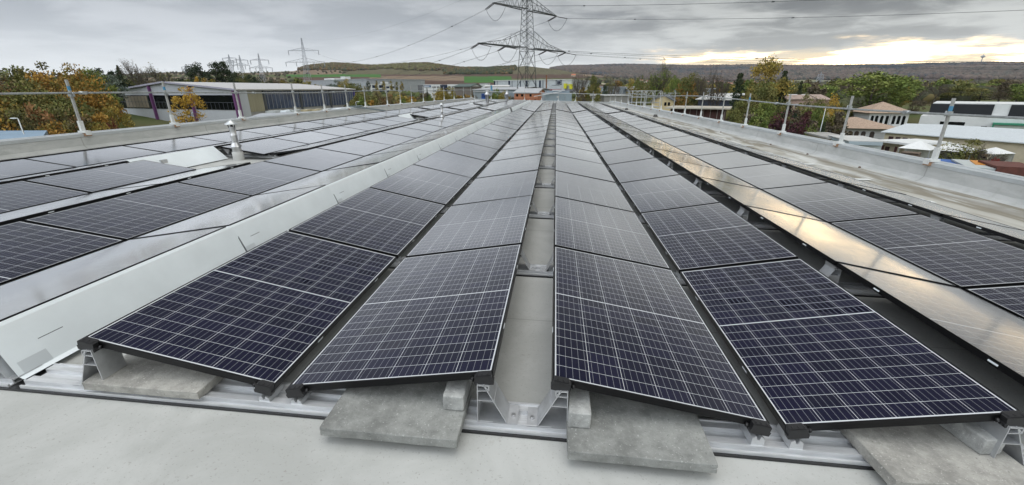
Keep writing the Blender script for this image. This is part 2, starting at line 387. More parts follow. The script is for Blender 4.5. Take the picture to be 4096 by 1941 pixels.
m = MB(); m.hexa([(xa, ROOF_Y1-.03, rz(xa, 0, ROOF_Z)+.2), (xb, ROOF_Y1-.03, rz(xb, 0, ROOF_Z)+.2), (xb, ROOF_Y1+.42, rz(xb, 0, ROOF_Z)+.2), (xa, ROOF_Y1+.42, rz(xa, 0, ROOF_Z)+.2),
        (xa, ROOF_Y1-.03, rz(xa, 0, ROOF_Z)+.24), (xb, ROOF_Y1-.03, rz(xb, 0, ROOF_Z)+.24), (xb, ROOF_Y1+.42, rz(xb, 0, ROOF_Z)+.24), (xa, ROOF_Y1+.42, rz(xa, 0, ROOF_Z)+.24)])
m.build('coping', COPING, bld)
m = MB(); m.quad((xa, ROOF_Y1+.41, -9.5), (xb, ROOF_Y1+.41, -9.5), (xb, ROOF_Y1+.41, rz(xb, 0, ROOF_Z)), (xa, ROOF_Y1+.41, rz(xa, 0, ROOF_Z))); m.build('facade', MATS['facade_panel'], bld); m = MB()
m.quad((-11.2, -4, -9.5), (7.8, -4, -9.5), (7.8, -4, rz(7.8, 0, ROOF_Z)), (-11.2, -4, rz(-11.2, 0, ROOF_Z))); m.build('facade', MATS['facade_panel'], bld)

# ------------------------------------------------------------------ solar panels
PITCH, LEN, TH = 1.795, 1.760, .035
# row: name, x left, z left, x right, z right (flat roof frame, glass level), y offset, description
ROWS = [
 ('A', -2.248, .188, -1.241, -.007, 0, 'in the row right beside the white sheet-metal strip'),
 ('B', -1.169, -.011, -.111, .177, 0, 'in the row left of the narrow central walkway'),
 ('C', .173, .177, 1.174, .013, 0, 'in the row right of the narrow central walkway'),
 ('D', 1.244, .007, 2.179, .187, 0, 'in the row rising to the dark gap with brackets'),
 ('E', 2.474, .164, 3.440, .002, 0, 'in the narrow-looking row with the golden reflection'),
 ('F', 3.480, -.001, 4.454, .151, 0, 'in the row just right of the golden-reflecting row'),
 ('G', 4.690, .165, 5.660, .000, 0, 'in the outermost right row, seen almost edge-on'),
 ('Z', -3.860, .012, -2.831, .197, 0, 'in the row leaning away left of the white strip'),
 ('Y', -4.969, .142, -3.922, .001, 0, 'in the first row facing right, left of the white strip'),
 ('X', -6.030, .000, -5.120, .140, -.10, 'in the edge-on sliver row behind the second left valley'),
 ('W', -7.030, .127, -6.070, .000, -.22, 'in the second row facing right on the left side'),
 ('T', -8.070, .000, -7.160, .130, -.3, 'in the hidden-looking row behind the second left ridge'),
 ('V', -9.080, .105, -8.130, .000, -.45, 'in the outermost left row facing right, along the parapet'),
 ('U', -10.05, .000, -9.160, .115, -.45, 'in the row behind the outermost left ridge'),
]
MISSING = {('W', 3), ('X', 3), ('W', 10), ('X', 9), ('W', 19), ('X', 20), ('W', 24)}
def row_y(k, yo):
    """front edge of the k-th panel; a wider joint after the eighth, a service gap after the fifteenth"""
    return k*PITCH+yo*(1 if k < 15 else 1)+(.045 if k >= 8 else 0)+(.95 if k >= 15 else 0)
def panel_meshes(wd):
    g = bpy.data.meshes.new('glass_sheet'); e = .008
    g.from_pydata([(e, e, 0), (wd-e, e, 0), (wd-e, LEN-e, 0), (e, LEN-e, 0)], [], [(0, 1, 2, 3)])
    uv = g.uv_layers.new(name='UV')
    for i, c in enumerate(((0.006, .006), (1.032, .006), (1.032, 1.749), (.006, 1.749))): uv.data[i].uv = c
    g.materials.append(GLASS)
    m = MB(); t = .002
    for lo, hi in (((0, 0), (wd, .0085)), ((0, LEN-.0085), (wd, LEN)), ((0, .0085), (.0085, LEN-.0085)), ((wd-.0085, .0085), (wd, LEN-.0085))):
        m.box((lo[0], lo[1], -TH), (hi[0], hi[1], t))
    # bottom flange and a drain slot with pale label on the long sides
    m.quad((.009, .009, -TH+.001), (.009, LEN-.009, -TH+.001), (wd-.009, LEN-.009, -TH+.001), (wd-.009, .009, -TH+.001))
    fm = m.data('frame', FRAME)
    c = [MB().box((x, y, -.024), (x+.0015, y+.055, -.014)).data('drain_slot', SHEET) for y in (.42, 1.28) for x in (-.0015, wd)]
    return g, fm, c
pm = {}
cands = []
for (nm, x0, z0, x1, z1, yo, desc) in ROWS:
    zz0, zz1 = rz(x0, 0, z0), rz(x1, 0, z1); wd = math.hypot(x1-x0, zz1-zz0)
    pm[nm] = panel_meshes(wd)
    for k in range(-1, 27):
        if (nm, k) in MISSING: continue
        if k < 0 and nm not in 'VU': continue
        y = row_y(k, yo)
        q = proj([(x0, y, zz0), (x1, y, zz1), (x1, y+LEN, zz1), (x0, y+LEN, zz0)])
        ok = (q[:, 2] > .1).all()
        inside = ok and q[:, 0].max() > 0 and q[:, 0].min() < 4096 and q[:, 1].min() < 1941
        a = 0
        if ok:
            xs_, ys_ = q[:, 0], q[:, 1]; a = .5*abs(sum(xs_[i]*ys_[(i+1) % 4]-xs_[(i+1) % 4]*ys_[i] for i in range(4)))
            nrm = np.cross([x1-x0, 0, zz1-zz0], [0, 1, 0]); 
            if np.dot(nrm, CAM-np.array([x0, y, zz0])) < 0: a *= .02
        if nm in 'TU': a *= .05
        cands.append((a if inside else -1, nm, k, y, x0, zz0, x1, zz1, wd, desc))
vis = sorted([c for c in cands if c[0] > 0], key=lambda c: -c[0])[:292]
rest = [c for c in cands if not any(c is v for v in vis)]
cnt = {}
for c in sorted(vis, key=lambda c: (c[1], c[2])):
    a, nm, k, y, x0, zz0, x1, zz1, wd, desc = c
    blk = 'n' if k < 15 else 'f'; i = cnt.get((nm, blk), 0); cnt[(nm, blk)] = i+1
    lab = ('solar panel, %s from the front, %s' if blk == 'n' else 'far-block solar panel, %s behind the cross gap, %s') % (ORD[i], desc)
    words = lab.split()
    if len(words) > 16: lab = lab.replace('in the ', '').replace(' with brackets', '').replace('solar panel, ', 'solar panel ', 1); words = lab.split(); lab = ' '.join(words[:16])
    root = thing('solar_panel', lab, 'solar panel', (x0, y, zz0), 'solar panels mounted in rows on the roof')
    root.rotation_euler = (0, -math.atan2(zz1-zz0, x1-x0)+random.Random(k*31+ord(nm)).uniform(-.004, .004), 0)
    g, fm, ds = pm[nm]
    place('frame', fm, root); place('glass_sheet', g, root)
    if k < 3:
        for d_ in ds: place('drain_slot', d_, root)
# everything beyond the first three hundred as one object
V_, F_, UVs, MI = [], [], [], []
for c in rest:
    a, nm, k, y, x0, zz0, x1, zz1, wd, desc = c
    g, fm, ds = pm[nm]; ang = -math.atan2(zz1-zz0, x1-x0); Mx = Matrix.Translation((x0, y, zz0)) @ Matrix.Rotation(ang, 4, 'Y')
    for me, mi in ((fm, 0), (g, 1)):
        k0 = len(V_); V_ += [tuple(Mx @ v.co) for v in me.vertices]
        for p in me.polygons:
            F_.append(tuple(k0+i for i in p.vertices)); MI.append(mi)
            UVs += [tuple(me.uv_layers[0].data[l].uv) for l in p.loop_indices] if mi else [(0, 0)]*len(p.vertices)
me = bpy.data.meshes.new('solar_panels'); me.from_pydata(V_, [], F_); u = me.uv_layers.new(name='UV'); u.data.foreach_set('uv', np.array(UVs).ravel())
me.materials.append(FRAME); me.materials.append(GLASS); me.polygons.foreach_set('material_index', MI)
o = bpy.data.objects.new('solar_panels', me); COL.objects.link(o)
tag(o, 'remaining solar panels, mostly slivers at the back and behind the left ridges', 'solar panels', 'solar panels mounted in rows on the roof', 'stuff')

# ------------------------------------------------------------------ clamps on the front corners
m = MB()
def clamp_mesh(mir):
    m = MB(); s = -1 if mir else 1
    m.prism([(0, -.046), (.088, -.046), (.092, -.030), (.086, -.024), (.086, .003), (.002, .003), (.002, -.02), (-.004, -.026)], -.030, -.001)
    m.prism([(.004, .003), (.08, .003), (.074, .007), (.010, .007)], -.026, .010)
    for x in (.018, .045, .068): m.prism([(x, .0072), (x+.008, .0072), (x+.006, .010), (x+.002, .010)], -.020, -.010)
    m.tube([(.096, -.010, -.022), (.106, -.006, -.022)], .010, 8)
    v = [(s*a, b, c) for a, b, c in m.v]; m.v = v
    if mir: m.f = [tuple(reversed(f)) for f in m.f]
    return m.data('clamp', PLAST)
cm = {0: clamp_mesh(False), 1: clamp_mesh(True)}
names = {'A': 'second row of panels from the left', 'B': 'row left of the walkway', 'C': 'row right of the walkway', 'D': 'rightmost front row', 'E': 'golden row'}
for (nm, x0, z0, x1, z1, yo, desc) in ROWS[:4]:
    a = rz(x0, 0, z0); b = rz(x1, 0, z1); ang = -math.atan2(b-a, x1-x0); hi = z0 > z1
    for s, (x, z) in enumerate(((x0, a), (x1, b))):
        o = bpy.data.objects.new('end_clamp', cm[s]); COL.objects.link(o); o.location = (x, -.001, z); o.rotation_euler = (0, ang, 0)
        top = (s == 0) == hi
        tag(o, 'black plastic end clamp at the %s front corner of the %s' % ('raised' if top else 'low', {'A': 'first big panel', 'B': 'panel left of the walkway', 'C': 'panel right of the walkway', 'D': 'rightmost front panel'}[nm]), 'clamp', 'black end clamps on the front panel corners')

# ------------------------------------------------------------------ cross rails with supports
def rail_proto(full):
    root = bpy.data.objects.new('mounting_rail', None)
    COL.objects.link(root)
    m = MB(); X0, X1 = -10.3, 6.05
    def seg(m, x0, x1, y0, y1, z0, z1):
        m.hexa([(x0, y0, rz(x0, 0, z0)), (x1, y0, rz(x1, 0, z0)), (x1, y1, rz(x1, 0, z0)), (x0, y1, rz(x0, 0, z0)), (x0, y0, rz(x0, 0, z1)), (x1, y0, rz(x1, 0, z1)), (x1, y1, rz(x1, 0, z1)), (x0, y1, rz(x0, 0, z1))])
    spans = [(-10.3, -2.73), (-2.66, X1)]
    for a, b in spans:
        seg(m, a, b, -.10, .10, ROOF_Z+.012, ROOF_Z+.018)
        for y0, y1, h in ((-.10, -.092, .030), (-.075, -.068, .046), (-.035, -.028, .040), (.028, .035, .040), (.068, .075, .046), (.092, .10, .030)):
            seg(m, a, b, y0, y1, ROOF_Z+.018, ROOF_Z+h)
        seg(m, a, b, -.0675, -.036, ROOF_Z+.034, ROOF_Z+.040); seg(m, a, b, .036, .0675, ROOF_Z+.034, ROOF_Z+.040)
    place('channel', m.data('channel', ALU), root)
    p = MB(); seg(p, -10.35, X1+.02, -.112, .112, ROOF_Z+.002, ROOF_Z+.011); place('rubber_mat', p.data('rubber_mat', PLAST), root)
    t = .004
    for (nm, x0, z0, x1, z1, yo, desc) in ROWS:
        if nm in 'TUV' and not full: continue
        for s, (x, z) in enumerate(((x0, z0), (x1, z1))):
            hi = (z0 > z1) == (s == 0); d = 1 if s == 0 else -1       # d: towards the panel
            zr = rz(x, 0, 0)
            if hi:
                m = MB(); zt = z-.046; zb = ROOF_Z+.042
                w0, w1 = -.075, .055
                def leg(a, b):
                    (xa, za), (xb, zb2) = a, b
                    n_ = Vector((zb2-za, -(xb-xa))).normalized()*t/2
                    m.prism([(xa+n_.x, za+n_.y+zr), (xb+n_.x, zb2+n_.y+zr), (xb-n_.x, zb2-n_.y+zr), (xa-n_.x, za-n_.y+zr)], w0, w1)
                xg = x+d*.045
                leg((xg+d*.030, zb), (xg+d*.025, zt)); leg((xg-d*.005, zt), (xg-d*.115, zb+.0)); leg((xg-d*.005, zt), (xg-d*.03, zt-.03)); leg((xg-d*.03, zt-.03), (xg+d*.026, zt-.035))
                leg((xg-d*.03, zt-.03), (xg-d*.028, zt-.004)); leg((xg-d*.028, zt-.004), (xg+d*.025, zt-.004))
                leg((xg-d*.115, zb+.002), (xg-d*.165, zb+.002)); leg((xg+d*.028, zb+.002), (xg-d*.115, zb+.002)); leg((xg+d*.025, zt-.09), (xg-d*.055, zt-.088))
                br = place('ridge_bracket', m.data('ridge_bracket', ALUD), root)
                sc = MB(); sc.tube([(xg-d*.14, -.02, zr+zb+.004), (xg-d*.14, -.02, zr+zb+.014)], .010, 8); place('screw', sc.data('screw', STEEL), br)
            else:
                m = MB(); zt = z-.046; zb = ROOF_Z+.042; xg = x+d*.05
                m.prism([(xg-.03, zb+zr), (xg+.03, zb+zr), (xg+.026, zt+zr-.012), (xg+.010, zt+zr), (xg+.004, zt+zr-.02), (xg-.004, zt+zr-.02), (xg-.012, zt+zr), (xg-.028, zt+zr-.010)], -.07, .05)
                place('valley_bracket', m.data('valley_bracket', ALUD), root)
    return root
rp = rail_proto(True); rp.location = (0, .035, 0); reg(rp)
ALLR = []
for k in range(0, 28):
    if k == 15: ALLR.append((k, row_y(14, 0)+LEN+.0)); ALLR.append((15.5, row_y(15, 0)+.02)); continue
    if k == 27: ALLR.append((k, row_y(26, 0)+LEN)); continue
    ALLR.append((k, row_y(k, 0)+(.035 if k == 0 else .085)))
for j, (k, y) in enumerate(ALLR):
    o = rp if j == 0 else copy_tree(rp)
    o.location = (0, y, 0)
    tag(o, 'aluminium cross rail lying along the front edge of the panels' if j == 0 else 'aluminium cross rail under the panel joint, %s from the front' % ORD[j], 'mounting rail', 'aluminium cross rails under the panels')
# spacer pieces at the rail ends on the right
pad = MB().box((-.22, -.05, 0), (.20, .06, .012)).data('membrane_pad', mat('white_pad', (.66, .67, .65), .6, var=.06))
for j, (k, y) in enumerate(ALLR[1:26]):
    o = bpy.data.objects.new('membrane_pad', pad); COL.objects.link(o); x = 6.10; o.location = (x+.13*math.sin(j*2.3), y+.02, rz(x, 0, ROOF_Z)+.006); o.rotation_euler = (0, 0, .12*math.sin(j*1.7))
    tag(o, 'white membrane pad sticking out from the right panel rows, %s from the front' % ORD[j], 'pad', 'white pads along the right panel edge')

# ------------------------------------------------------------------ sheet-metal wind deflectors left of row A
def deflector():
    root = bpy.data.objects.new('wind_deflector', None); COL.objects.link(root)
    m = MB(); x0, z0, x1, z1 = -2.818, rz(-2.818, 0, .188), -2.715, rz(-2.7, 0, -.085)
    L = PITCH+.03
    prof = [(x0-.030, z0+.002), (x0, z0+.006), (x0+.012, z0-.010), (x1, z1), (x1+.03, z1-.012)]
    for (a, za), (b, zb) in zip(prof, prof[1:]): m.quad((a, 0, za), (a, L, za), (b, L, zb), (b, 0, zb)); m.quad((b, 0, zb-.0015), (b, L, zb-.0015), (a, L, za-.0015), (a, 0, za-.0015))
    place('sheet', m.data('sheet', SHEET), root)
    m = MB(); dx, dz = x1-x0, z1-z0; nx, nz = -dz, dx; ln = math.hypot(nx, nz); nx, nz = nx/ln*.004, nz/ln*.004
    def pt(t, y, off=1.): return (x0+dx*t+abs(nx)*off, y, z0+dz*t-nz*0+abs(nz)*off)
    m.hexa([pt(.08, L-.006, .2), pt(.97, L-.006, .2), pt(.97, L+.008, .2), pt(.08, L+.008, .2), pt(.08, L-.006, 1.2), pt(.97, L-.006, 1.2), pt(.97, L+.008, 1.2), pt(.08, L+.008, 1.2)])
    place('lap_seam', m.data('lap_seam', mat('seam_shadow_gap', (.10, .11, .12), .6)), root)
    m = MB(); m.hexa([pt(.05, .03, .1), pt(.99, .03, .1), pt(.99, .17, .1), pt(.05, .17, .1), pt(.05, .03, .5), pt(.99, .03, .5), pt(.99, .17, .5), pt(.05, .17, .5)])
    place('lap_plate', m.data('lap_plate', mat('lap_plate_sheet', (.66, .70, .72), .35, .15)), root)
    for t0 in (.30, .52):
        for yy in (.17, ):
            m = MB(); m.hexa([pt(t0, yy, .3), pt(t0+.015, yy, .3), pt(t0+.015, yy+.13, .3), pt(t0, yy+.13, .3), pt(t0, yy, 1.), pt(t0+.015, yy, 1.), pt(t0+.015, yy+.13, 1.), pt(t0, yy+.13, 1.)]); place('slit', m.data('slit', MATS['seam_shadow_gap']), root)
    return root
dp = deflector(); reg(dp)
for k in range(0, 27):
    o = dp if k == 0 else copy_tree(dp)
    o.location = (0, row_y(k, 0)-.02, (-.001*(k % 2)))
    tag(o, 'white folded sheet-metal wind deflector, %s from the front in the long strip' % ORD[k], 'wind deflector', 'white wind deflector sheets in one strip')
# loose deflectors where panels are missing for the flues
for nm_, y0, L_, lab in (('wind_deflector', 4.86, 1.93, 'white wind deflector sheet standing alone beside the nearest flue'), ('wind_deflector', 17.95, 2.0, 'short white deflector sheet left of the second flue'), ('wind_deflector', 34.6, 1.9, 'white deflector sheet in the far block left of the third flue')):
    x0, z0, x1, z1 = -7.06, rz(-7.06, 0, .16), -6.86, rz(-6.86, 0, -.11)
    t = thing(nm_, lab, 'wind deflector', (x0, y0, z0), 'single wind deflector sheets')
    m = MB(); m.quad((x0, y0, z0), (x0, y0+L_, z0), (x1, y0+L_+.1, z1), (x1, y0+.25, z1)); m.quad((x0-.04, y0, z0-.005), (x0-.04, y0+L_, z0-.005), (x0, y0+L_, z0), (x0, y0, z0))
    m.build('sheet', SHEET, t)
    m = MB(); m.quad((x0, y0+L_, z0), (x0-.16, y0+L_+.02, z1+.02), (x1, y0+L_+.1, z1)); m.build('end_flap', STEEL, t)

# ------------------------------------------------------------------ ballast slabs and bricks
def slab(name, cx, cy, w_, d, h, zb, rotz, material, label, cat, grp, rough=.004):
    m = MB(); n = 7; rs = random.Random(len(label)*7+sum(map(ord, label)) % 97)
    # gridded top so that the edges can be slightly chipped
    t = thing(name, label, cat, (cx, cy, rz(cx, 0, zb)), grp) if False else None
    me = bpy.data.meshes.new(name); import bmesh
    bm = bmesh.new(); bmesh.ops.create_cube(bm, size=1)
    for v in bm.verts: v.co = Vector((v.co.x*w_, v.co.y*d, (v.co.z+.5)*h))
    bmesh.ops.subdivide_edges(bm, edges=bm.edges[:], cuts=9, use_grid_fill=True)
    for v in bm.verts:
        e = (abs(abs(v.co.x)-w_/2) < 1e-4)+(abs(abs(v.co.y)-d/2) < 1e-4)+(v.co.z > h-1e-4 or v.co.z < 1e-4)
        if e >= 2:
            k = rs.uniform(.2, 1)*rough*(1.6 if rs.random() < .12 else .7)
            v.co.x -= math.copysign(k, v.co.x)*(abs(abs(v.co.x)-w_/2) < 1e-4); v.co.y -= math.copysign(k, v.co.y)*(abs(abs(v.co.y)-d/2) < 1e-4)
            v.co.z -= k*.6 if v.co.z > h-1e-4 else 0
    bm.to_mesh(me); bm.free(); me.materials.append(material)
    o = bpy.data.objects.new(name, me); COL.objects.link(o); o.location = (cx, cy, rz(cx, 0, zb)); o.rotation_euler = (0, -ZS*-1*-1, rotz)
    o.rotation_euler = (0, -ZS, rotz); bevel(o, .004, 2)
    return tag(o, label, cat, grp)
G1 = 'concrete ballast slabs at the front rail'
slab('concrete_slab', -1.945, .10, .65, .34, .048, -.084, 0, CONC2, 'pale concrete slab lying under the first big panel on the left', 'concrete slab', G1)
slab('concrete_slab', -.570, .03, .645, .50, .050, -.083, 0, CONC, 'dark grey concrete slab sticking out left of the central walkway', 'concrete slab', G1)
slab('concrete_slab', .562, .03, .635, .50, .050, -.083, 0, CONC, 'dark grey concrete slab sticking out right of the central walkway', 'concrete slab', G1)
slab('concrete_slab', 1.880, .05, .62, .50, .052, -.086, R(3), CONC2, 'pale beige concrete slab at the bottom right corner', 'concrete slab', G1)
slab('concrete_block', -.303, .065, .104, .215, .085, -.032, 0, CONC3, 'small concrete block on the slab left of the walkway', 'concrete block', 'small concrete blocks on the slabs', .003)
slab('concrete_block', .300, .035, .104, .235, .085, -.032, 0, CONC3, 'small concrete block on the slab right of the walkway', 'concrete block', 'small concrete blocks on the slabs', .003)
slab('concrete_block', 2.085, .105, .100, .26, .085, -.033, R(8), CONC3, 'long concrete block on the pale slab at bottom right', 'concrete block', 'small concrete blocks on the slabs', .003)

# ------------------------------------------------------------------ flues
def flue(x, y, kind, h, r, lab):
    z = rz(x, 0, ROOF_Z); t = thing('flue_pipe', lab, 'flue', (x, y, z), 'metal flue pipes through the roof')
    if kind == 'cone':
        MB().lathe([(r*1.75, 0), (r*1.72, .09), (r*1.7, .17), (r*1.45, .18)], (x, y, z), 24).build('base_sleeve', mat('pale_sleeve', (.5, .5, .48), .6), t)
        MB().lathe([(r*1.45, .15), (r*1.45, .28), (r*1.5, .285)], (x, y, z), 24).build('collar', STEEL, t)
        MB().lathe([(r*1.9, .285), (r*1.05, .36), (r*1.0, .37)], (x, y, z), 24).build('rain_skirt', STEEL, t)
        MB().lathe([(r, .34), (r, .50), (r*1.06, .505), (r*1.06, .52), (r, .525), (r, h-.14), (r*1.05, h-.13), (r*1.05, h-.11)], (x, y, z), 24).build('pipe', STEEL, t)
        m = MB()
        for a in range(3): m.bar((x+r*math.cos(a*2.1), y+r*math.sin(a*2.1), z+h-.13), (x+r*1.1*math.cos(a*2.1), y+r*1.1*math.sin(a*2.1), z+h-.05), .012)
        m.lathe([(r*.4, h-.11), (r*.4, h-.05)], (x, y, z), 12); m.build('cap_strut', PLAST, t)
        MB().lathe([(r*1.1, h-.058), (r*2.1, h-.062), (r*2.08, h-.052), (.004, h+.03)], (x, y, z), 28).build('cap', mat('cap_sheet', (.55, .57, .57), .35, .5), t)
    else:
        MB().lathe([(r*1.5, 0), (r*1.5, .12), (r, .14)], (x, y, z), 20).build('base_sleeve', MATS['pale_sleeve'], t)
        m = MB(); m.lathe([(r, .12), (r, h-.45), (r*1.5, h-.4), (r*1.5, h-.34), (r*.55, h-.12), (r*.55, h-.05)], (x, y, z), 20); m.build('pipe', STEEL, t)
        MB().lathe([(r*.6, h-.05), (r*1.3, h-.045), (r*1.2, h-.01), (r*.5, h+.01), (.003, h+.02)], (x, y, z), 20).build('cap', MATS['cap_sheet'], t)
flue(-6.60, 6.87, 'cone', .80, .062, 'nearest steel flue pipe with conical rain cap, left of the panels')
flue(-4.92, 17.7, 'cone', .86, .055, 'second flue pipe, slim with a small pointed cap, in a panel gap')
flue(-6.15, 39.0, 'vent', 1.32, .16, 'third flue with a tapered head and flat round cap')
flue(-5.35, 48.4, 'vent', 1.25, .15, 'farthest flue with tapered head, near the back parapet')

# ------------------------------------------------------------------ guard rails
def post_mesh_parts(h):
    m = MB()
    m.box((-.018, -.024, .03), (.018, .024, h))
    b = MB(); b.box((-.028, -.045, .05), (.028, .045, .27)); b.box((-.13, -.06, .0), (.07, .06, .05)); b.box((-.14, -.06, -.05), (-.12, .06, .03))
    w1 = MB(); w1.box((-.125, -.07, -.075), (-.03, .07, -.012))
    return m.data('post', TIMB), b.data('foot_clamp', mat('clamp_paint', (.64, .65, .63), .6, var=.08)), w1.data('timber_pad', mat('brown_wood', (.28, .17, .10), .8, var=.2))
pmesh = post_mesh_parts(1.17)
bluem = MB().box((-.0185, -.0245, .94), (.0185, .0245, 1.03)).data('paint_mark', mat('blue_spray', (.08, .26, .42), .8))
coup = MB(); coup.box((-.045, -.045, -.04), (.03, .045, .04)); coup.tube([(-.06, 0, -.05), (-.06, 0, .05)], .012, 6); coupm = coup.data('coupler', GALV)
LY = [-2.0, 2.9, 5.2, 7.55, 10.05, 12.85, 16.2, 18.6, 20.95, 23.1, 26.2, 28.4, 30.6, 33.2, 36.0, 39.0, 42.5, 46.5, 50.0]
RY = [-1.0, 2.0, 4.8, 7.40, 10.29, 13.25, 16.1, 18.5, 21.1, 23.7, 25.9, 28.8, 31.2, 34.0, 37.0, 40.5, 44.5, 48.5]
def guard_line(pl, side, YS, hp, rail_h, who):
    rs = random.Random(5 if side > 0 else 8); pts = []
    for i, y in enumerate(YS):
        x = xline(pl, y)+side*.12; z = rz(x, 0, ROOF_Z)+hp+.02; ln = rs.uniform(-.012, .012)
        if 0 <= i: 
            vis_ = proj((x, y, z+.3)); 
            t = thing('guard_post', None, 'guard post', (x, y, z), 'guard rail posts clamped to the parapets')
            t.rotation_euler = (ln, side*rs.uniform(-.004, .012), 0 if side > 0 else math.pi)
            place('post', pmesh[0], t); place('foot_clamp', pmesh[1], t); place('timber_pad', pmesh[2], t)
            mk = (side < 0 and i in (3, 4)) or (side > 0 and i in (3, 6))
            if mk: place('paint_mark', bluem, t)
            c = place('coupler', coupm, t); c.location = (.0, 0, rail_h)
            t['label'] = 'pale guard rail post%s on the %s parapet, %s from the front' % (' with blue paint mark' if mk else '', who, ORD[i])
        pts.append((x-side*.05, y, z+rail_h))
    fine = []
    P_ = np.array(pts); yy = np.linspace(P_[0, 1], P_[-1, 1], 160)
    for y in yy:
        x = np.interp(y, P_[:, 1], P_[:, 0]); z = np.interp(y, P_[:, 1], P_[:, 2])
        fine.append((x+.02*math.sin(y*.5), y, z+.035*math.sin(y*.33+side)+(.06*math.exp(-((y-22)/6)**2) if side > 0 else 0)))
    t = thing('guard_rail', 'long galvanised scaffold tube running along the %s parapet' % who, 'guard rail', fine[0], 'scaffold tube guard rails')
    MB().tube(fine, .021, 8).build('tube', GALV, t)
    for i in (22, 30, 48, 66, 90):
        a, b = Vector(fine[i]), Vector(fine[i+1]); d = (b-a).normalized()
        m = MB(); m.tube([a-d*.09, a+d*.09], .034, 8); m.box((a.x-.045, a.y-.04, a.z-.035), (a.x+.045, a.y+.04, a.z+.035)); m.build('coupler', GALV, t)
guard_line(LP, -1, LY, .355, .85, 'left'); guard_line(RP, 1, RY, .375, .895, 'right')
fx = np.linspace(-9.6, 6.5, 9); fp = []
for i, x in enumerate(fx):
    z = rz(x, 0, ROOF_Z)+.25; t = thing('guard_post', 'thin guard rail post on the back parapet, %s from the left' % ORD[i], 'guard post', (x, ROOF_Y1+.2, z), 'guard rail posts clamped to the parapets')
    place('post', pmesh[0], t); place('foot_clamp', pmesh[1], t); fp.append((x, ROOF_Y1+.15, z+.85))
t = thing('guard_rail', 'distant scaffold tube running along the back parapet', 'guard rail', fp[0], 'scaffold tube guard rails'); MB().tube(fp, .0245, 6).build('tube', GALV, t)
# scaffold landing outside the right parapet
cx, cy = 8.6, 42.5; t = thing('scaffold_landing', 'grey tubular scaffold landing with lattice railings outside the right parapet', 'scaffold', (cx, cy, -.2))
m = MB()
for x in (-1.3, .0, 1.3):
    for y in (-1.2, 1.2): m.tube([(cx+x, cy+y, -9.5), (cx+x, cy+y, 1.25)], .024, 6)
m.build('standard', GALV, t); m = MB()
for y in (-1.2, 1.2):
    for z in (1.2, .65, .15): m.tube([(cx-1.3, cy+y, z), (cx+1.3, cy+y, z)], .024, 6)
for x in (-1.3, 1.3):
    for z in (1.2, .65, .15): m.tube([(cx+x, cy-1.2, z), (cx+x, cy+1.2, z)], .024, 6)
m.build('ledger', GALV, t); m = MB()
for y in (-1.2, 1.2):
    for i in range(6): m.tube([(cx-1.3+i*.433, cy+y, .65 if i % 2 else 1.2), (cx-1.3+(i+1)*.433, cy+y, 1.2 if i % 2 else .65)], .016, 5)
m.build('lattice_brace', GALV, t); MB().box((cx-1.3, cy-1.2, -.25), (cx+1.3, cy+1.2, -.18)).build('deck', TIMB, t)
# small roof fittings
t = thing('davit_bracket', 'grey steel arm leaning from the left parapet down onto the roof', 'bracket', (-10.5, 24, .4))
m = MB(); z = rz(-10.6, 0, ROOF_Z)+.46; m.bar((-10.95, 21.4, z), (-10.1, 24.2, z-.38), .05, .05); m.bar((-10.95, 21.0, z), (-10.5, 21.9, z+.02), .12, .04); m.bar((-10.9, 21.8, z), (-10.1, 24.2, z-.33), .03, .03); m.build('arm', mat('blue_grey_steel', (.22, .27, .29), .45, .5), t)
m = MB(); zb = rz(-9.6, 0, ROOF_Z)
for y in (20.6, 23.2): m.box((-9.85, y, zb), (-9.65, y+.35, zb+.10))
m.build('foot_block', PLAST, t)
m = MB(); m.tube([(-9.6, 20.9, zb+.12), (-9.6, 23.3, zb+.10)], .03, 6); m.build('conduit', SHEET, t)
DS = [((7.25, 13.2), 'far'), ((7.22, 10.2), 'middle'), ((7.28, 7.6), 'near'), ((7.2, 16.0), 'fourth'), ((7.1, 23.5), 'fifth'), ((6.6, 33), 'distant')]
for (x, y), nmx in [((7.20, 13.2), 'third nearest'), ((7.18, 11.0), 'second nearest'), ((7.22, 8.9), 'nearest'), ((7.1, 17.4), 'fourth nearest')]:
    z = rz(x, 0, ROOF_Z); m = MB(); m.lathe([(.028, 0), (.03, .012), (.015, .03), (.001, .034)], (x, y, z), 10)
    o = m.build('anchor_bolt', mat('rusty_steel', (.10, .06, .04), .8)); tag(o, 'small dark anchor stub on the stained strip by the right parapet, %s' % nmx, 'anchor stub', 'dark stubs along the right parapet')
for i, (x, y) in enumerate([(6.6, 27.6), (6.2, 37.0), (-10.0, 31.5)]):
    z = rz(x, 0, ROOF_Z); t = thing('roof_drain', ['round dark roof drain in front of the right parapet, nearer one', 'round dark roof drain before the right parapet, farther one', 'dark roof drain beside the left parapet'][i], 'roof drain', (x, y, z), 'roof drains')
    MB().lathe([(.16, 0), (.15, .05), (.12, .07), (.12, .14), (.001, .16)], (x, y, z), 14).build('strainer', mat('dark_drain', (.06, .055, .05), .7), t)
for i, (px, py) in enumerate([(915, 1655), (978, 1660), (1012, 1667)]):
    d = ray(px, py); tt = (ROOF_Z-.02-CAM[2])/d[2]; p = CAM+d*tt; p[2] = rz(p[0], 0, ROOF_Z)+.004
    m = MB(); m.quad((p[0]-.008, p[1]-.004, p[2]), (p[0]+.002, p[1]-.006, p[2]+.003), (p[0]+.010, p[1]+.003, p[2]+.004), (p[0]-.001, p[1]+.006, p[2]+.001))
    o = m.build('fallen_leaf', mat('dry_leaf', (.30, .20, .08), .8)); tag(o, 'tiny dry leaf on the membrane before the front rail, %s from the left' % ORD[i], 'leaf', 'fallen leaves on the roof')
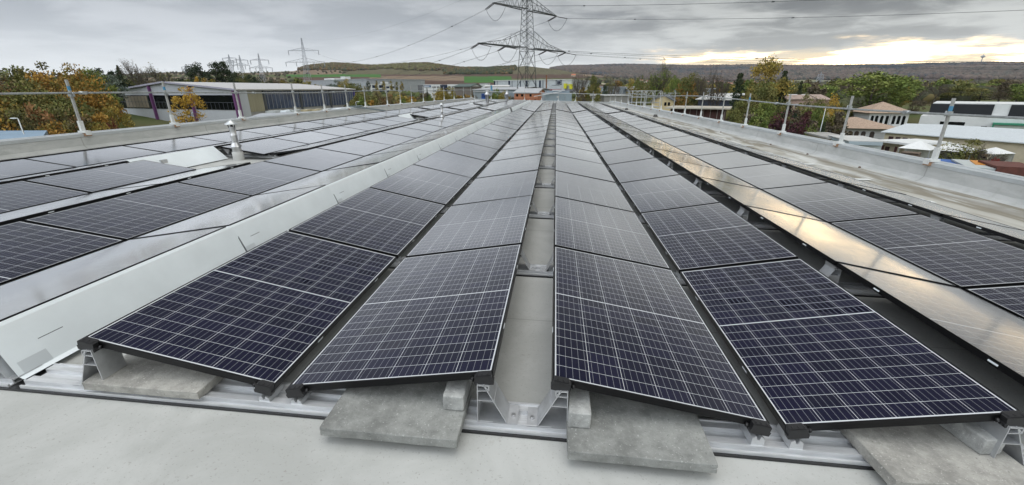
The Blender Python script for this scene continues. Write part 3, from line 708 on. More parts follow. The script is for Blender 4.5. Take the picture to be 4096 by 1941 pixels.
#@@BACK
# ------------------------------------------------------------------ terrain
PXC = [0, 700, 1190, 1240, 1350, 1500, 1620, 1720, 1850, 1950, 2100, 2250, 2450, 2800, 3300, 3700, 4096]
DD = [120, 160, 250, 400, 600, 900, 1300, 1700, 2400, 3200, 5000, 6500]
left = [505, 456, 410, 378, 360, 346, 331, 312, 293, 290, 300, 305]
TAB = {0: left[:7]+[322, 316, 318, 318, 320], 700: left,
 1190: [505, 456, 403, 375, 353, 334, 315, 302, 286, 288, 300, 305],
 1240: [505, 456, 402, 374, 352, 333, 313, 300, 270, 272, 300, 305],
 1350: [505, 456, 400, 372, 351, 331, 312, 298, 257, 264, 300, 305],
 1500: [505, 456, 398, 370, 350, 330, 312, 296, 265, 270, 300, 305],
 1620: [505, 456, 398, 370, 350, 330, 312, 297, 259, 266, 300, 305],
 1720: [505, 456, 398, 370, 350, 330, 312, 298, 257, 266, 300, 305],
 1850: [505, 456, 398, 371, 351, 332, 315, 301, 274, 280, 300, 305],
 1750: [505, 456, 398, 370, 350, 331, 312, 299, 266, 272, 300, 305],
 1950: [505, 456, 398, 372, 352, 334, 318, 303, 275, 282, 300, 305],
 2100: [505, 456, 398, 374, 354, 337, 322, 305, 264, 272, 285, 300],
 2250: [505, 456, 400, 376, 356, 340, 325, 312, 282, 290, 269, 272],
 2450: [505, 456, 404, 379, 360, 346, 334, 326, 318, 308, 263, 266],
 2800: [505, 456, 405, 380, 364, 354, 348, 343, 334, 322, 266, 270],
 3300: [500, 452, 403, 378, 364, 356, 350, 344, 332, 318, 268, 272],
 3700: [495, 448, 400, 375, 362, 352, 347, 342, 330, 315, 259, 262],
 4096: [490, 445, 398, 372, 358, 348, 343, 338, 326, 310, 264, 268]}
AZC = [math.atan2(*ray(p, 360)[:2]) for p in PXC]
def z_of(azm, D):
    if D <= 110: return -9.0
    col = []
    for p in PXC:
        ypx = np.interp(D, DD, TAB[p]); r = ray(p, ypx); k = math.hypot(r[0], r[1]); col.append(CAM[2]+D*r[2]/k)
    z = float(np.interp(azm, AZC, col))
    n_ = noise.noise(Vector((azm*9, D*.0012, 3)))*(0.0055*max(0, D-1400))+noise.noise(Vector((azm*26, D*.002, 8)))*(0.0009*max(0, D-1400))
    z += n_ if D < 4800 else n_*.6
    t = min(1, (D-110)/60.); return -9*(1-t)+z*t
def zg(x, y):
    d = np.array([x, y])-CAM[:2]; return z_of(math.atan2(d[0], d[1]), math.hypot(*d))
def cover(px, py, D):
    """land use by place on the slopes"""
    if D < 330: return 0
    w1 = 6*noise.noise(Vector((px*.004, py*.02, 1)))
    if D > 3300 or px > 2420 and D > 2600:
        if 3150 < px < 3345 and py > 318+abs(px-3240)*.06: return 4
        if py > 336 and px > 2900: return 6
        return 9
    if px < 1150:
        return [6, 3, 5, 0, 3, 6, 2, 5][int((py-288)/6+w1*.3) % 8] if D > 600 else 0
    if px < 2330:
        fr = 283+w1
        if px < 1370: fr = 280+w1*.4
        if 1380 < px < 1700: fr = 275+10*abs((px-1540)/160)+w1*.4
        if 2060 < px < 2250: fr = 262+w1
        if 1185 < px and D > 1500 and py < fr: return 7
        if py < 298: return 6 if (1370 < px < 1780 or px > 2050) else (3 if px < 1370 else 7)
        if px < 1520 and 298 <= py < 309: return 1
        if px < 1180: return 5
        if 1855 < px < 2045 and 306 < py < 331: return 1
        if 2045 <= px and 309 <= py < 330: return [2, 5, 2, 0][int((py-309)/5.4) % 4]
        if 1480 <= px < 1855 and 304 < py < 323: return 3
        if D < 430: return 0
        return 2
    if px < 2560:
        if abs(py-(303+(px-2265)*.22)) < 2.2: return 8
        return [3, 2, 5, 2, 5, 0, 2][int((py-300)/6.5) % 7] if py < 372 else 0
    if px > 3230 and 352 < py < 376 and px < 3860: return 1 if py < 368 else 5
    if D > 700: return [0, 6, 3, 5][int((py+w1)/6) % 4]
    return 0
TM = [mat('grassland', (.075, .10, .035), .9, spec=.1, var=.3, scale=.05, col2=(.11, .10, .05)), mat('winter_wheat_green', (.05, .135, .028), .9, spec=.1, var=.12, scale=.02),
      mat('ploughed_soil', (.095, .062, .048), .95, spec=.05, var=.18, scale=.02, stretch=(.3, 2, 1)), mat('stubble_tan', (.20, .15, .105), .95, spec=.05, var=.14, scale=.02, stretch=(.3, 2, 1)),
      mat('pale_meadow', (.19, .19, .115), .95, spec=.05, var=.15, scale=.02), mat('catch_crop_olive', (.10, .115, .05), .95, spec=.05, var=.2, scale=.02, stretch=(.3, 2, 1)),
      mat('vineyard_slope', (.115, .105, .062), .95, spec=.05, var=.22, scale=.03, stretch=(3, .6, 1)), mat('forest_floor', (.06, .055, .035), .95, spec=.05, var=.4, scale=.03),
      mat('farm_track', (.40, .35, .26), .95, spec=.05), mat('distant_beech_wood', (.105, .078, .070), .95, spec=.02, scale=.012, col2=(.055, .056, .055))]
AZ = np.concatenate([np.linspace(R(-180), R(-62), 20)[:-1], np.linspace(R(-62), R(52), 420), np.linspace(R(52), R(180), 20)[1:]])
DR = np.concatenate([[0, 60, 110], np.geomspace(120, 6500, 118), [7600, 9000]])
vv = []; idx = {}
for i, D in enumerate(DR):
    for j, a in enumerate(AZ):
        z = z_of(a, min(D, 6500)) if D <= 6500 else z_of(a, 6500)-(D-6500)*.03
        vv.append((CAM[0]+D*math.sin(a), CAM[1]+D*math.cos(a), z))
NA = len(AZ); ff = []; mi = []
va = np.array(vv); pr = proj(va)
for i in range(len(DR)-1):
    for j in range(NA-1):
        q = (i*NA+j, i*NA+j+1, (i+1)*NA+j+1, (i+1)*NA+j)
        if i == 0: ff.append((q[0], q[3], q[2]))
        else: ff.append((q[0], q[3], q[2], q[1]))
        c = pr[list(q)].mean(0)
        mi.append(cover(c[0], c[1], (DR[i]+DR[i+1])/2) if c[2] > 0 and -300 < c[0] < 4400 else 0)
me = bpy.data.meshes.new('ground'); me.from_pydata(vv, [], ff)
for m_ in TM: me.materials.append(m_)
me.polygons.foreach_set('material_index', mi); me.polygons.foreach_set('use_smooth', [True]*len(ff)); me.update()
go = bpy.data.objects.new('ground', me); COL.objects.link(go); tag(go, None, None, None, 'structure')

# ------------------------------------------------------------------ leaf clouds and trees
VC = mat('foliage', (.1, .1, .05), .75, spec=.15, attr=True); BARK = mat('bark', (.085, .07, .055), .9, var=.3, scale=6); BIRCH = mat('birch_bark', (.33, .31, .28), .85, var=.4, scale=8)
NR = np.random.RandomState(4)
def cloud_mesh(name, C_, S_, cols, size, rs, flat=.0):
    """leaf-sized quads: centres C_, one colour per quad"""
    n = len(C_); size = np.asarray(size, float); a = rs.normal(size=(n, 3)); a /= np.linalg.norm(a, axis=1)[:, None]; b = rs.normal(size=(n, 3)); b -= (a*b).sum(1)[:, None]*a; b /= np.linalg.norm(b, axis=1)[:, None]
    s = (size*rs.uniform(.6, 1.3, n))[:, None]; a = a*s; b = b*s*.75
    V = np.stack([C_-a-b*.3, C_+b-a*.2, C_+a+b*.2, C_-b+a*.3], 1).reshape(-1, 3)
    me = bpy.data.meshes.new(name); me.vertices.add(4*n); me.vertices.foreach_set('co', V.ravel()); me.loops.add(4*n); me.loops.foreach_set('vertex_index', np.arange(4*n, dtype=np.int32))
    me.polygons.add(n); me.polygons.foreach_set('loop_start', np.arange(0, 4*n, 4, dtype=np.int32)); me.polygons.foreach_set('loop_total', np.full(n, 4, np.int32)); me.update(calc_edges=True)
    at_ = me.color_attributes.new('Col', 'FLOAT_COLOR', 'POINT'); cc = np.ones((n, 4)); cc[:, :3] = cols; at_.data.foreach_set('color', np.repeat(cc, 4, axis=0).ravel())
    me.materials.append(VC); return me
def pal(n, rs, cols, cl):
    """clump-wise colour choice with leaf-wise variation"""
    cols = np.array(cols); k = rs.randint(len(cols), size=cl.max()+1); mixf = rs.uniform(0, 1, n)[:, None]
    base = cols[k[cl]]*(1-mixf*.45)+cols[rs.randint(len(cols), size=n)]*mixf*.45
    return base*rs.uniform(.95, 1.7, n)[:, None]
def twigs(m, p, d, ln, r, lev, rs, tips, spread=.6, up=.25):
    q = p+d*ln; mid = (p+q)/2+Vector(rs.normal(size=3))*ln*.05
    m.tube([p, mid, q], [r, r*.8, r*.62], 5 if lev > 1 else 3, cap=False); tips.append(q)
    if lev == 0: return
    for i in range(3 if lev < 3 else 4):
        dd = (d+Vector(rs.normal(size=3))*spread+Vector((0, 0, up))).normalized()
        twigs(m, q if i else (p+q*1.5)/2.5, dd, ln*rs.uniform(.62, .85), r*.6, lev-1, rs, tips, spread, up)
PALS = {
 'orange': [(.27, .15, .035), (.20, .125, .035), (.13, .115, .03), (.31, .18, .04)],
 'rust': [(.24, .125, .055), (.13, .09, .05), (.10, .088, .04), (.085, .085, .035)],
 'olive': [(.105, .115, .035), (.13, .13, .04), (.15, .13, .045), (.08, .09, .03)],
 'green': [(.11, .145, .035), (.15, .17, .045), (.085, .115, .03)],
 'yellow': [(.26, .19, .045), (.20, .165, .04), (.15, .13, .035)],
 'gold': [(.36, .22, .03), (.30, .20, .04)],
 'dark': [(.028, .042, .02), (.04, .05, .024), (.02, .032, .018)],
 'silver': [(.09, .12, .095), (.075, .095, .07), (.13, .15, .12)],
 'purple': [(.055, .022, .028), (.04, .018, .024), (.075, .03, .03)],
 'brown': [(.10, .085, .06), (.085, .07, .045), (.12, .095, .06)],
 'conic': [(.17, .10, .025), (.10, .10, .03), (.20, .11, .03), (.07, .085, .03)],
 'red': [(.16, .03, .025), (.12, .04, .03)]}
TREE = {}
NAT = {'broad': .78, 'column': .40, 'shrub': 1.2, 'wisp': .62}
def tree_kind(kind, var):
    key = (kind, var)
    if key in TREE: return TREE[key]
    shape, palette = kind.split('-'); rs = np.random.RandomState(len(shape)+var*17+len(palette)*3); r = random.Random(var)
    m = MB(); tips = []; V0 = Vector((0, 0, 0))
    if shape in ('broad', 'column', 'shrub', 'wisp'):
        lev = 3; th = {'broad': .28, 'column': .2, 'shrub': .05, 'wisp': .3}[shape]
        m.tube([V0, Vector((.01, 0, th*.5)), Vector((0, .01, th))], [.024, .02, .017], 7)
        for i in range(5):
            a = i*1.26+rs.uniform(0, .6); sp = {'broad': .75, 'column': .28, 'shrub': 1.1, 'wisp': .55}[shape]
            twigs(m, Vector((0, 0, th*rs.uniform(.8, 1))), Vector((math.cos(a)*sp, math.sin(a)*sp, 1)).normalized(), .19, .009, 1, rs, tips, .42)
        m.tube([Vector((0, 0, th)), Vector((.01, 0, .6)), Vector((0, 0, .86))], [.016, .010, .003], 5)
        ncl = {'broad': 46, 'column': 34, 'shrub': 30, 'wisp': 40}[shape]
        cc = []
        while len(cc) < ncl:
            p = rs.uniform(-1, 1, 3)
            if (p**2).sum() > 1 or (p**2).sum() < .16: continue
            if shape == 'broad': c = np.array([p[0]*.34, p[1]*.34, .60+p[2]*.34]); c[:2] *= 1-.35*max(0, p[2])
            elif shape == 'column': c = np.array([p[0]*.15, p[1]*.15, .53+p[2]*.42]); c[:2] *= 1.1-.55*max(0, p[2])
            elif shape == 'shrub': c = np.array([p[0]*.52, p[1]*.52, .46+p[2]*.42])
            else: c = np.array([p[0]*.26, p[1]*.26, .58+p[2]*.38]); c[:2] *= 1.15-.6*max(0, p[2])
            cc.append(c)
        cc = np.array(cc); per = {'broad': 95, 'column': 85, 'shrub': 100, 'wisp': 62}[shape]; rad = {'broad': .105, 'column': .075, 'shrub': .15, 'wisp': .10}[shape]
        rr = rad*rs.uniform(.55, 1.35, ncl); cl = np.repeat(np.arange(ncl), per)
        off = rs.normal(size=(len(cl), 3)); off /= np.linalg.norm(off, axis=1)[:, None]; off *= (rs.uniform(0, 1, len(cl))**.45)[:, None]
        C_ = cc[cl]+off*rr[cl][:, None]*np.array([1, 1, .8]); C_[:, 2] = np.maximum(C_[:, 2], .03)
        sz = {'broad': .0135, 'column': .012, 'shrub': .02, 'wisp': .012}[shape]
        C_[:, 2] *= 1.0/np.percentile(C_[:, 2], 99.3); rx = np.percentile(np.hypot(C_[:, 0], C_[:, 1]), 93); C_[:, :2] *= NAT[shape]/2/rx
        crown = cloud_mesh('crown', C_, None, pal(len(cl), rs, PALS[palette], cl), sz*1.25, rs)
    elif shape == 'bare':
        m.tube([V0, Vector((.01, 0, .15)), Vector((0, .01, .26))], [.022, .018, .016], 7)
        for i in range(6):
            a = i*1.05+rs.uniform(0, .5)
            twigs(m, Vector((0, 0, .24+.04*i)), Vector((math.cos(a)*.55, math.sin(a)*.55, 1)).normalized(), .2, .010, 4, rs, tips, .45, .3)
        cl = np.arange(len(tips)); C_ = np.array([tuple(t) for t in tips]); C_ = np.repeat(C_, 1, 0)+rs.normal(size=(len(tips), 3))*.01
        sel = rs.rand(len(C_)) < (.5 if palette != 'brown' else .35); C_ = C_[sel]
        crown = cloud_mesh('crown', C_, None, pal(len(C_), rs, PALS[palette], np.arange(len(C_))), .011, rs)
    elif shape in ('cone', 'pine'):
        m.tube([V0, Vector((0, 0, .5)), Vector((0, 0, .98))], [.018, .012, .002], 6)
        n = 3800; h = rs.uniform(0.06 if shape == 'cone' else .25, 1, n)**1.0; tier = (h*15+rs.uniform(0, .35, n)); fr = tier-np.floor(tier)
        Rm = (.23*(1-h)+.015)*(.55+.45*(1-fr)) if shape == 'cone' else (.21*(1.05-h)**.5)*(.35+.65*np.abs(np.sin(tier*2.2)))
        a = rs.uniform(0, 6.283, n); lob = 1+.35*np.sin(a*5+np.floor(tier)*2.1)+.15*np.sin(a*9); rr = Rm*lob*rs.uniform(.25, 1, n)**.5
        C_ = np.stack([rr*np.cos(a), rr*np.sin(a), h-.10*rr/.2*.6], 1); cl = np.floor(tier).astype(int)
        crown = cloud_mesh('crown', C_, None, pal(n, rs, PALS[palette], cl), .012, rs)
    tr = m.data('trunk', BIRCH if palette in ('orange', 'rust') and shape == 'wisp' else BARK)
    TREE[key] = (tr, crown); return TREE[key]
USED = {}
def tree(px, top, dep, wpx, kind, label, zb=None, grp='trees and bushes around the roof'):
    xy = gxy(px, dep); g = zg(*xy) if zb is None else zb
    zt = zat(top, px, dep); h = zt-g
    shape = kind.split('-')[0]; nat = {'broad': .78, 'column': .40, 'shrub': 1.2, 'wisp': .62, 'bare': .7, 'cone': .5, 'pine': .5}[shape]
    wd = wpx/F_PX*dep; k = (wd/(nat*h))
    v = len(USED.get(kind, [])) % 3; USED.setdefault(kind, []).append(1)
    tr, cr = tree_kind(kind, v)
    t = thing('bush' if shape == 'shrub' else {'cone': 'conifer_tree', 'pine': 'pine_tree', 'bare': 'bare_tree'}.get(shape, 'broadleaf_tree'), label, 'bush' if shape == 'shrub' else 'tree', (xy[0], xy[1], g), grp)
    t.rotation_euler = (0, 0, random.Random(px).uniform(0, 6.28)); t.scale = (h*k, h*k, h*1.0)
    place('trunk', tr, t); place('crown', cr, t)
TR = [
 # the autumn belt on the left
 (-150, 285, 62, 260, 'broad-orange', 'rust-orange tree cut by the left picture edge, foremost of the left belt'),
 (-40, 300, 66, 220, 'wisp-rust', 'thin russet birch at the left picture edge'),
 (30, 278, 95, 170, 'bare-brown', 'almost leafless grey tree top at the far left skyline'),
 (90, 275, 92, 170, 'broad-olive', 'tall olive-green tree behind the far left birches'),
 (70, 340, 66, 190, 'wisp-rust', 'brown-orange birch above the left street lamp'),
 (165, 292, 74, 170, 'wisp-orange', 'orange birch two trees left of the blue-marked post'),
 (120, 335, 60, 200, 'broad-olive', 'olive tree right of the left street lamp'),
 (215, 255, 96, 160, 'wisp-rust', 'tall reddish sparse-topped tree highest on the left skyline'),
 (255, 320, 68, 190, 'broad-orange', 'round orange-brown tree behind the blue-marked post'),
 (245, 400, 56, 180, 'broad-olive', 'dense olive bushy tree low before the left belt'),
 (335, 262, 84, 125, 'wisp-orange', 'slender orange birch right of the blue-marked post'),
 (350, 330, 70, 160, 'wisp-orange', 'golden-brown birch right of the first left post'),
 (375, 280, 105, 130, 'broad-green', 'green round tree top behind the slender orange birch'),
 (420, 300, 118, 130, 'broad-silver', 'silvery grey-green willow behind the orange birches'),
 (455, 280, 150, 110, 'broad-dark', 'dark green tree left of the tall conifer by the hall'),
 (405, 390, 74, 110, 'broad-yellow', 'yellow-orange tree just left of the hall corner'),
 (425, 430, 68, 90, 'wisp-yellow', 'yellowing thin birch at the hall corner foot'),
 (185, 430, 52, 190, 'shrub-rust', 'wide rust-brown bush below the left birches'),
 (60, 450, 50, 190, 'shrub-rust', 'brown bush beside the left street lamp'),
 (-60, 420, 50, 230, 'shrub-orange', 'orange bush cut by the left edge'),
 (285, 480, 50, 130, 'shrub-yellow', 'bright yellow-green bush just over the left parapet'),
 (345, 500, 50, 90, 'shrub-yellow', 'small golden bush left of the red bush'),
 (400, 490, 52, 70, 'shrub-red', 'small dark red bush beside the first left post'),
 (452, 500, 56, 60, 'shrub-olive', 'low brown-green bush at the hall corner'),
 (497, 262, 160, 78, 'cone-dark', 'dark conifer standing tall behind the left hall corner'),
 (565, 240, 150, 105, 'bare-brown', 'large leafless tree above the left end of the hall roof'),
 (530, 318, 160, 90, 'broad-olive', 'low olive tree between the conifer and the leafless tree'),
 (655, 262, 190, 90, 'bare-olive', 'thin half-bare tree above the hall roof ridge'),
 (600, 325, 170, 110, 'shrub-brown', 'brown hedge bush above the hall gable'),
 (805, 255, 210, 84, 'broad-dark', 'dark round tree alone on the skyline behind the hall'),
 (822, 312, 190, 60, 'shrub-gold', 'small orange bush at the foot of the round dark tree'),
 (880, 250, 215, 58, 'column-dark', 'left one of two tall dark trees close together'),
 (910, 248, 220, 62, 'column-dark', 'right one of two tall dark trees close together'),
 (955, 290, 200, 70, 'broad-dark', 'dark low tree right of the two tall trees'),
 (990, 298, 190, 70, 'broad-olive', 'olive-brown bush-like tree behind the hall roof'),
 (1030, 304, 185, 75, 'broad-dark', 'dark green tree ending the group behind the hall roof'),
 (1120, 318, 200, 60, 'wisp-brown', 'thin brown tree above the right half of the hall roof'),
 (1245, 328, 190, 80, 'broad-yellow', 'small yellow tree above the hall roof'),
 (1345, 325, 185, 70, 'broad-silver', 'grey-green tree at the right end of the hall roof'),
 (1382, 318, 182, 60, 'wisp-yellow', 'yellow-brown tree near the right hall end'),
 (1420, 336, 170, 95, 'broad-olive', 'large grey-olive tree right after the hall end'),
 (735, 352, 88, 110, 'wisp-gold', 'young orange birch in front of the hall windows'),
 (1445, 378, 130, 110, 'broad-olive', 'dark olive tree under the rail beside the hall'),
 (1500, 385, 120, 110, 'broad-olive', 'olive tree right of the hall, under the rail'),
 (1545, 382, 112, 85, 'broad-rust', 'russet-orange tree under the rail right of the hall'),
 (1470, 420, 105, 110, 'shrub-olive', 'low dark bush right of the hall end'),
 (1600, 400, 118, 80, 'shrub-green', 'green bush between two rail posts'),
 (1640, 400, 112, 70, 'wisp-yellow', 'yellowish thin tree left of the small dark fir'),
 (1690, 392, 120, 62, 'broad-olive', 'dark tree before the grey wing of the office'),
 (1708, 352, 150, 26, 'cone-dark', 'small dark fir in front of the blue sign'),
 (1722, 385, 110, 60, 'shrub-green', 'bright green bush left of the big yellow tree'),
 (1758, 358, 116, 66, 'broad-yellow', 'left half of the yellow tree pair before the office'),
 (1795, 352, 120, 70, 'broad-yellow', 'right half of the yellow tree pair before the office'),
 (1855, 370, 130, 32, 'cone-dark', 'dark slender conifer at the right end of the office'),
 (1885, 378, 120, 60, 'shrub-brown', 'brown bush right of the office'),
 (1835, 392, 108, 60, 'shrub-olive', 'olive bush under the rail right of the yellow trees'),
 (1990, 362, 120, 62, 'broad-green', 'yellow-green bush between the two far flues'),
 (2020, 368, 118, 50, 'broad-yellow', 'yellowish bush left of the orange brick house'),
 (1475, 326, 330, 16, 'column-dark', 'dark poplar at the left end of the white offices'),
 (1508, 324, 330, 14, 'column-yellow', 'first yellow poplar in front of the white offices'),
 (1537, 326, 330, 16, 'column-yellow', 'second yellow poplar in front of the white offices'),
 (1566, 324, 330, 13, 'column-yellow', 'third yellow poplar in front of the white offices'),
 (1588, 328, 330, 13, 'column-olive', 'small olive poplar in front of the white offices'),
 (1608, 328, 330, 15, 'column-yellow', 'rightmost yellow poplar in front of the white offices'),
 # right side
 (2318, 285, 150, 62, 'bare-brown', 'bare thin tree right of the yellow-signed hall'),
 (2375, 305, 130, 52, 'broad-olive', 'slim olive tree right of the grey gabled shed'),
 (2345, 372, 118, 40, 'bare-brown', 'small bare tree at the back parapet'),
 (2438, 312, 140, 34, 'bare-olive', 'bare tree with ivy before the grey hall'),
 (2465, 318, 140, 36, 'bare-brown', 'fine bare tree beside the ivy tree'),
 (2420, 340, 138, 26, 'column-dark', 'dark ivy-covered trunk before the grey hall'),
 (2525, 318, 135, 44, 'wisp-yellow', 'yellow-green sapling before the grey hall'),
 (2555, 305, 130, 40, 'wisp-olive', 'olive sapling left of the big ivy tree'),
 (2632, 250, 112, 110, 'bare-green', 'tallest half-bare tree above the cream house'),
 (2632, 300, 112, 84, 'wisp-green', 'ivy-green lower crown around the tallest half-bare tree'),
 (2592, 330, 110, 60, 'wisp-olive', 'olive tree left of the cream house'),
 (2690, 308, 140, 60, 'broad-green', 'green tree behind the tall ivy tree'),
 (2770, 296, 150, 95, 'broad-olive', 'olive broad tree behind the orange-brown tree'),
 (2745, 322, 92, 95, 'broad-conic', 'dense orange-brown tree left of the dark shed roof'),
 (2800, 288, 132, 70, 'bare-brown', 'bare crown behind the orange-brown tree'),
 (2870, 278, 100, 115, 'bare-brown', 'wide leafless tree above the shed'),
 (2952, 292, 92, 85, 'pine-dark', 'dark pine left of the big yellow poplar'),
 (3052, 240, 98, 140, 'broad-yellow', 'tall yellow poplar, brightest tree on the right'),
 (3045, 330, 92, 110, 'broad-olive', 'olive lower tree under the yellow poplar'),
 (3128, 282, 96, 72, 'pine-dark', 'dark brown pine right of the yellow poplar'),
 (2990, 400, 80, 130, 'broad-olive', 'olive-green tree behind the right rail'),
 (3070, 410, 78, 110, 'broad-green', 'green tree behind the right rail, under the poplar'),
 (2950, 440, 70, 80, 'shrub-olive', 'low olive bush right of the brown shed'),
 (3200, 322, 108, 40, 'pine-dark', 'small dark pine above the pink house'),
 (3245, 380, 90, 70, 'wisp-olive', 'half-bare olive tree before the pink house'),
 (3150, 400, 84, 60, 'wisp-olive', 'olive tree left of the pink house'),
 (3188, 442, 68, 150, 'shrub-purple', 'round dark purple bush behind the right rail'),
 (3290, 430, 72, 80, 'broad-green', 'green tree right of the purple bush'),
 (3290, 400, 100, 90, 'broad-olive', 'olive tree between pink house and yellow ginkgo'),
 (3350, 382, 76, 62, 'wisp-gold', 'bright golden-yellow tree left of the big green tree'),
 (3330, 490, 62, 75, 'cone-dark', 'dark fir in front of the arcaded villa'),
 (3290, 510, 62, 60, 'shrub-green', 'low green bush left of the dark fir'),
 (3495, 292, 112, 235, 'broad-green', 'big round green tree behind the villa tower'),
 (3590, 330, 120, 100, 'broad-green', 'green tree merging right of the big round tree'),
 (3610, 345, 122, 72, 'wisp-yellow', 'yellow-green tree behind the villa tower roof'),
 (3672, 352, 128, 70, 'bare-brown', 'brown bare tree left of the white modern house'),
 (3700, 400, 118, 60, 'shrub-brown', 'reddish-brown bush left of the white modern house'),
 (3750, 330, 150, 80, 'bare-brown', 'thin bare tree behind the white modern house'),
 (3850, 345, 150, 130, 'broad-olive', 'brown-olive tree above the white modern house roof'),
 (3930, 352, 155, 110, 'wisp-olive', 'olive thin tree above the white modern house'),
 (4010, 328, 140, 95, 'pine-brown', 'dark bare-looking tree at the right above the white house'),
 (4080, 350, 140, 110, 'broad-green', 'green tree at the right picture edge'),
 (3560, 420, 108, 70, 'shrub-green', 'green shrub behind the villa'),
 (3935, 560, 46, 175, 'wisp-olive', 'sparse thorny tree in front of the blue container'),
 (4062, 585, 44, 120, 'bare-brown', 'bare reddish branches at the right picture edge'),
 (4090, 640, 42, 120, 'shrub-red', 'dark red bush at the right edge over the parapet'),
 (3960, 700, 40, 90, 'shrub-olive', 'low olive bush behind the right parapet'),
]
for t_ in TR:
    zb = -9.0 if t_[2] < 110 else None
    tree(*t_, zb=zb)
def grove(label, n, px0, px1, d0, d1, t0, t1, wd, pals, shape='broad'):
    rs = np.random.RandomState(len(label)+n); C_, K_ = [], []
    for i in range(n):
        px = px0+(px1-px0)*(i+rs.uniform(0, 1))/n; d = rs.uniform(d0, d1); xy = gxy(px, d); g = zg(*xy); h = zat(rs.uniform(t0, t1), px, d)-g
        if h < 2: continue
        w_ = rs.uniform(.7, 1.3)*wd/F_PX*d/2; pl = np.array(PALS[pals[rs.randint(len(pals))]]); ncl = 26; u = rs.normal(size=(ncl, 3)); u /= np.linalg.norm(u, axis=1)[:, None]; u *= (rs.uniform(.1, 1, ncl)**.4)[:, None]
        cc = np.stack([xy[0]+u[:, 0]*w_*(1-.4*np.maximum(0, u[:, 2])), xy[1]+u[:, 1]*w_, g+h*(.55+.42*u[:, 2])], 1); per = 60; cl = np.repeat(np.arange(ncl), per)
        o_ = rs.normal(size=(len(cl), 3)); o_ /= np.linalg.norm(o_, axis=1)[:, None]; o_ *= (rs.uniform(0, 1, len(cl))**.5)[:, None]*w_*.34*rs.uniform(.6, 1.3)
        C_.append(cc[cl]+o_); K_.append(pal(len(cl), rs, pl, cl))
    C_ = np.concatenate(C_); dd = np.hypot(C_[:, 0]-CAM[0], C_[:, 1]-CAM[1]); me = cloud_mesh('grove', C_, None, np.concatenate(K_), dd*.0019, rs)
    o = bpy.data.objects.new('grove', me); COL.objects.link(o); tag(o, label, 'grove', None, 'stuff')
AUT = ['olive', 'brown', 'yellow', 'green', 'olive', 'conic']
grove('mixed autumn belt of trees between the halls and the right ridge', 44, 2330, 3150, 150, 300, 312, 358, 72, AUT)
grove('broad band of bushes and trees behind the villa and the white house', 36, 3150, 4300, 150, 290, 318, 350, 95, ['olive', 'brown', 'green', 'brown', 'olive'])
grove('green and brown scrub close beyond the right parapet', 22, 2900, 3420, 66, 100, 400, 450, 85, ['olive', 'green', 'brown', 'dark'])
grove('dense back of the autumn tree belt at far left', 18, -200, 400, 84, 112, 285, 330, 110, ['olive', 'orange', 'yellow', 'green', 'rust', 'orange'])
grove('low autumn scrub under the left tree belt', 20, -200, 400, 48, 62, 430, 500, 100, ['yellow', 'rust', 'orange', 'olive'])
grove('scrub and young trees between the hall and the office', 26, 1410, 2050, 112, 200, 372, 400, 60, ['olive', 'yellow', 'brown', 'green', 'orange'])
grove('row of trees along the field edge behind the left hall', 22, 560, 1240, 190, 260, 312, 330, 55, ['olive', 'brown', 'dark', 'yellow'])
# woods and hedges that read as one mass
def blob_mesh(name, pts, rads, cols, mat_):
    phi = (1+5**.5)/2; iv = np.array([(-1, phi, 0), (1, phi, 0), (-1, -phi, 0), (1, -phi, 0), (0, -1, phi), (0, 1, phi), (0, -1, -phi), (0, 1, -phi), (phi, 0, -1), (phi, 0, 1), (-phi, 0, -1), (-phi, 0, 1)])/1.9
    fi = np.array([(0, 11, 5), (0, 5, 1), (0, 1, 7), (0, 7, 10), (0, 10, 11), (1, 5, 9), (5, 11, 4), (11, 10, 2), (10, 7, 6), (7, 1, 8), (3, 9, 4), (3, 4, 2), (3, 2, 6), (3, 6, 8), (3, 8, 9), (4, 9, 5), (2, 4, 11), (6, 2, 10), (8, 6, 7), (9, 8, 1)])
    n = len(pts); rs = np.random.RandomState(3); V = (iv[None]*(rads[:, None, None]*rs.uniform(.7, 1.25, (n, 12, 1)))*np.array([1, 1, .95])+pts[:, None, :]).reshape(-1, 3)
    F = (fi[None]+12*np.arange(n)[:, None, None]).reshape(-1)
    me = bpy.data.meshes.new(name); me.vertices.add(len(V)); me.vertices.foreach_set('co', V.ravel()); me.loops.add(len(F)); me.loops.foreach_set('vertex_index', F.astype(np.int32))
    me.polygons.add(20*n); me.polygons.foreach_set('loop_start', np.arange(0, 60*n, 3, dtype=np.int32)); me.polygons.foreach_set('loop_total', np.full(20*n, 3, np.int32)); me.update(calc_edges=True)
    a = me.color_attributes.new('Col', 'FLOAT_COLOR', 'POINT'); cc = np.ones((len(V), 4)); cc[:, :3] = np.repeat(cols*rs.uniform(.9, 1.1, (n, 1)), 12, 0)*rs.uniform(.8, 1.2, (len(V), 1)); a.data.foreach_set('color', cc.ravel())
    me.materials.append(mat_); return me
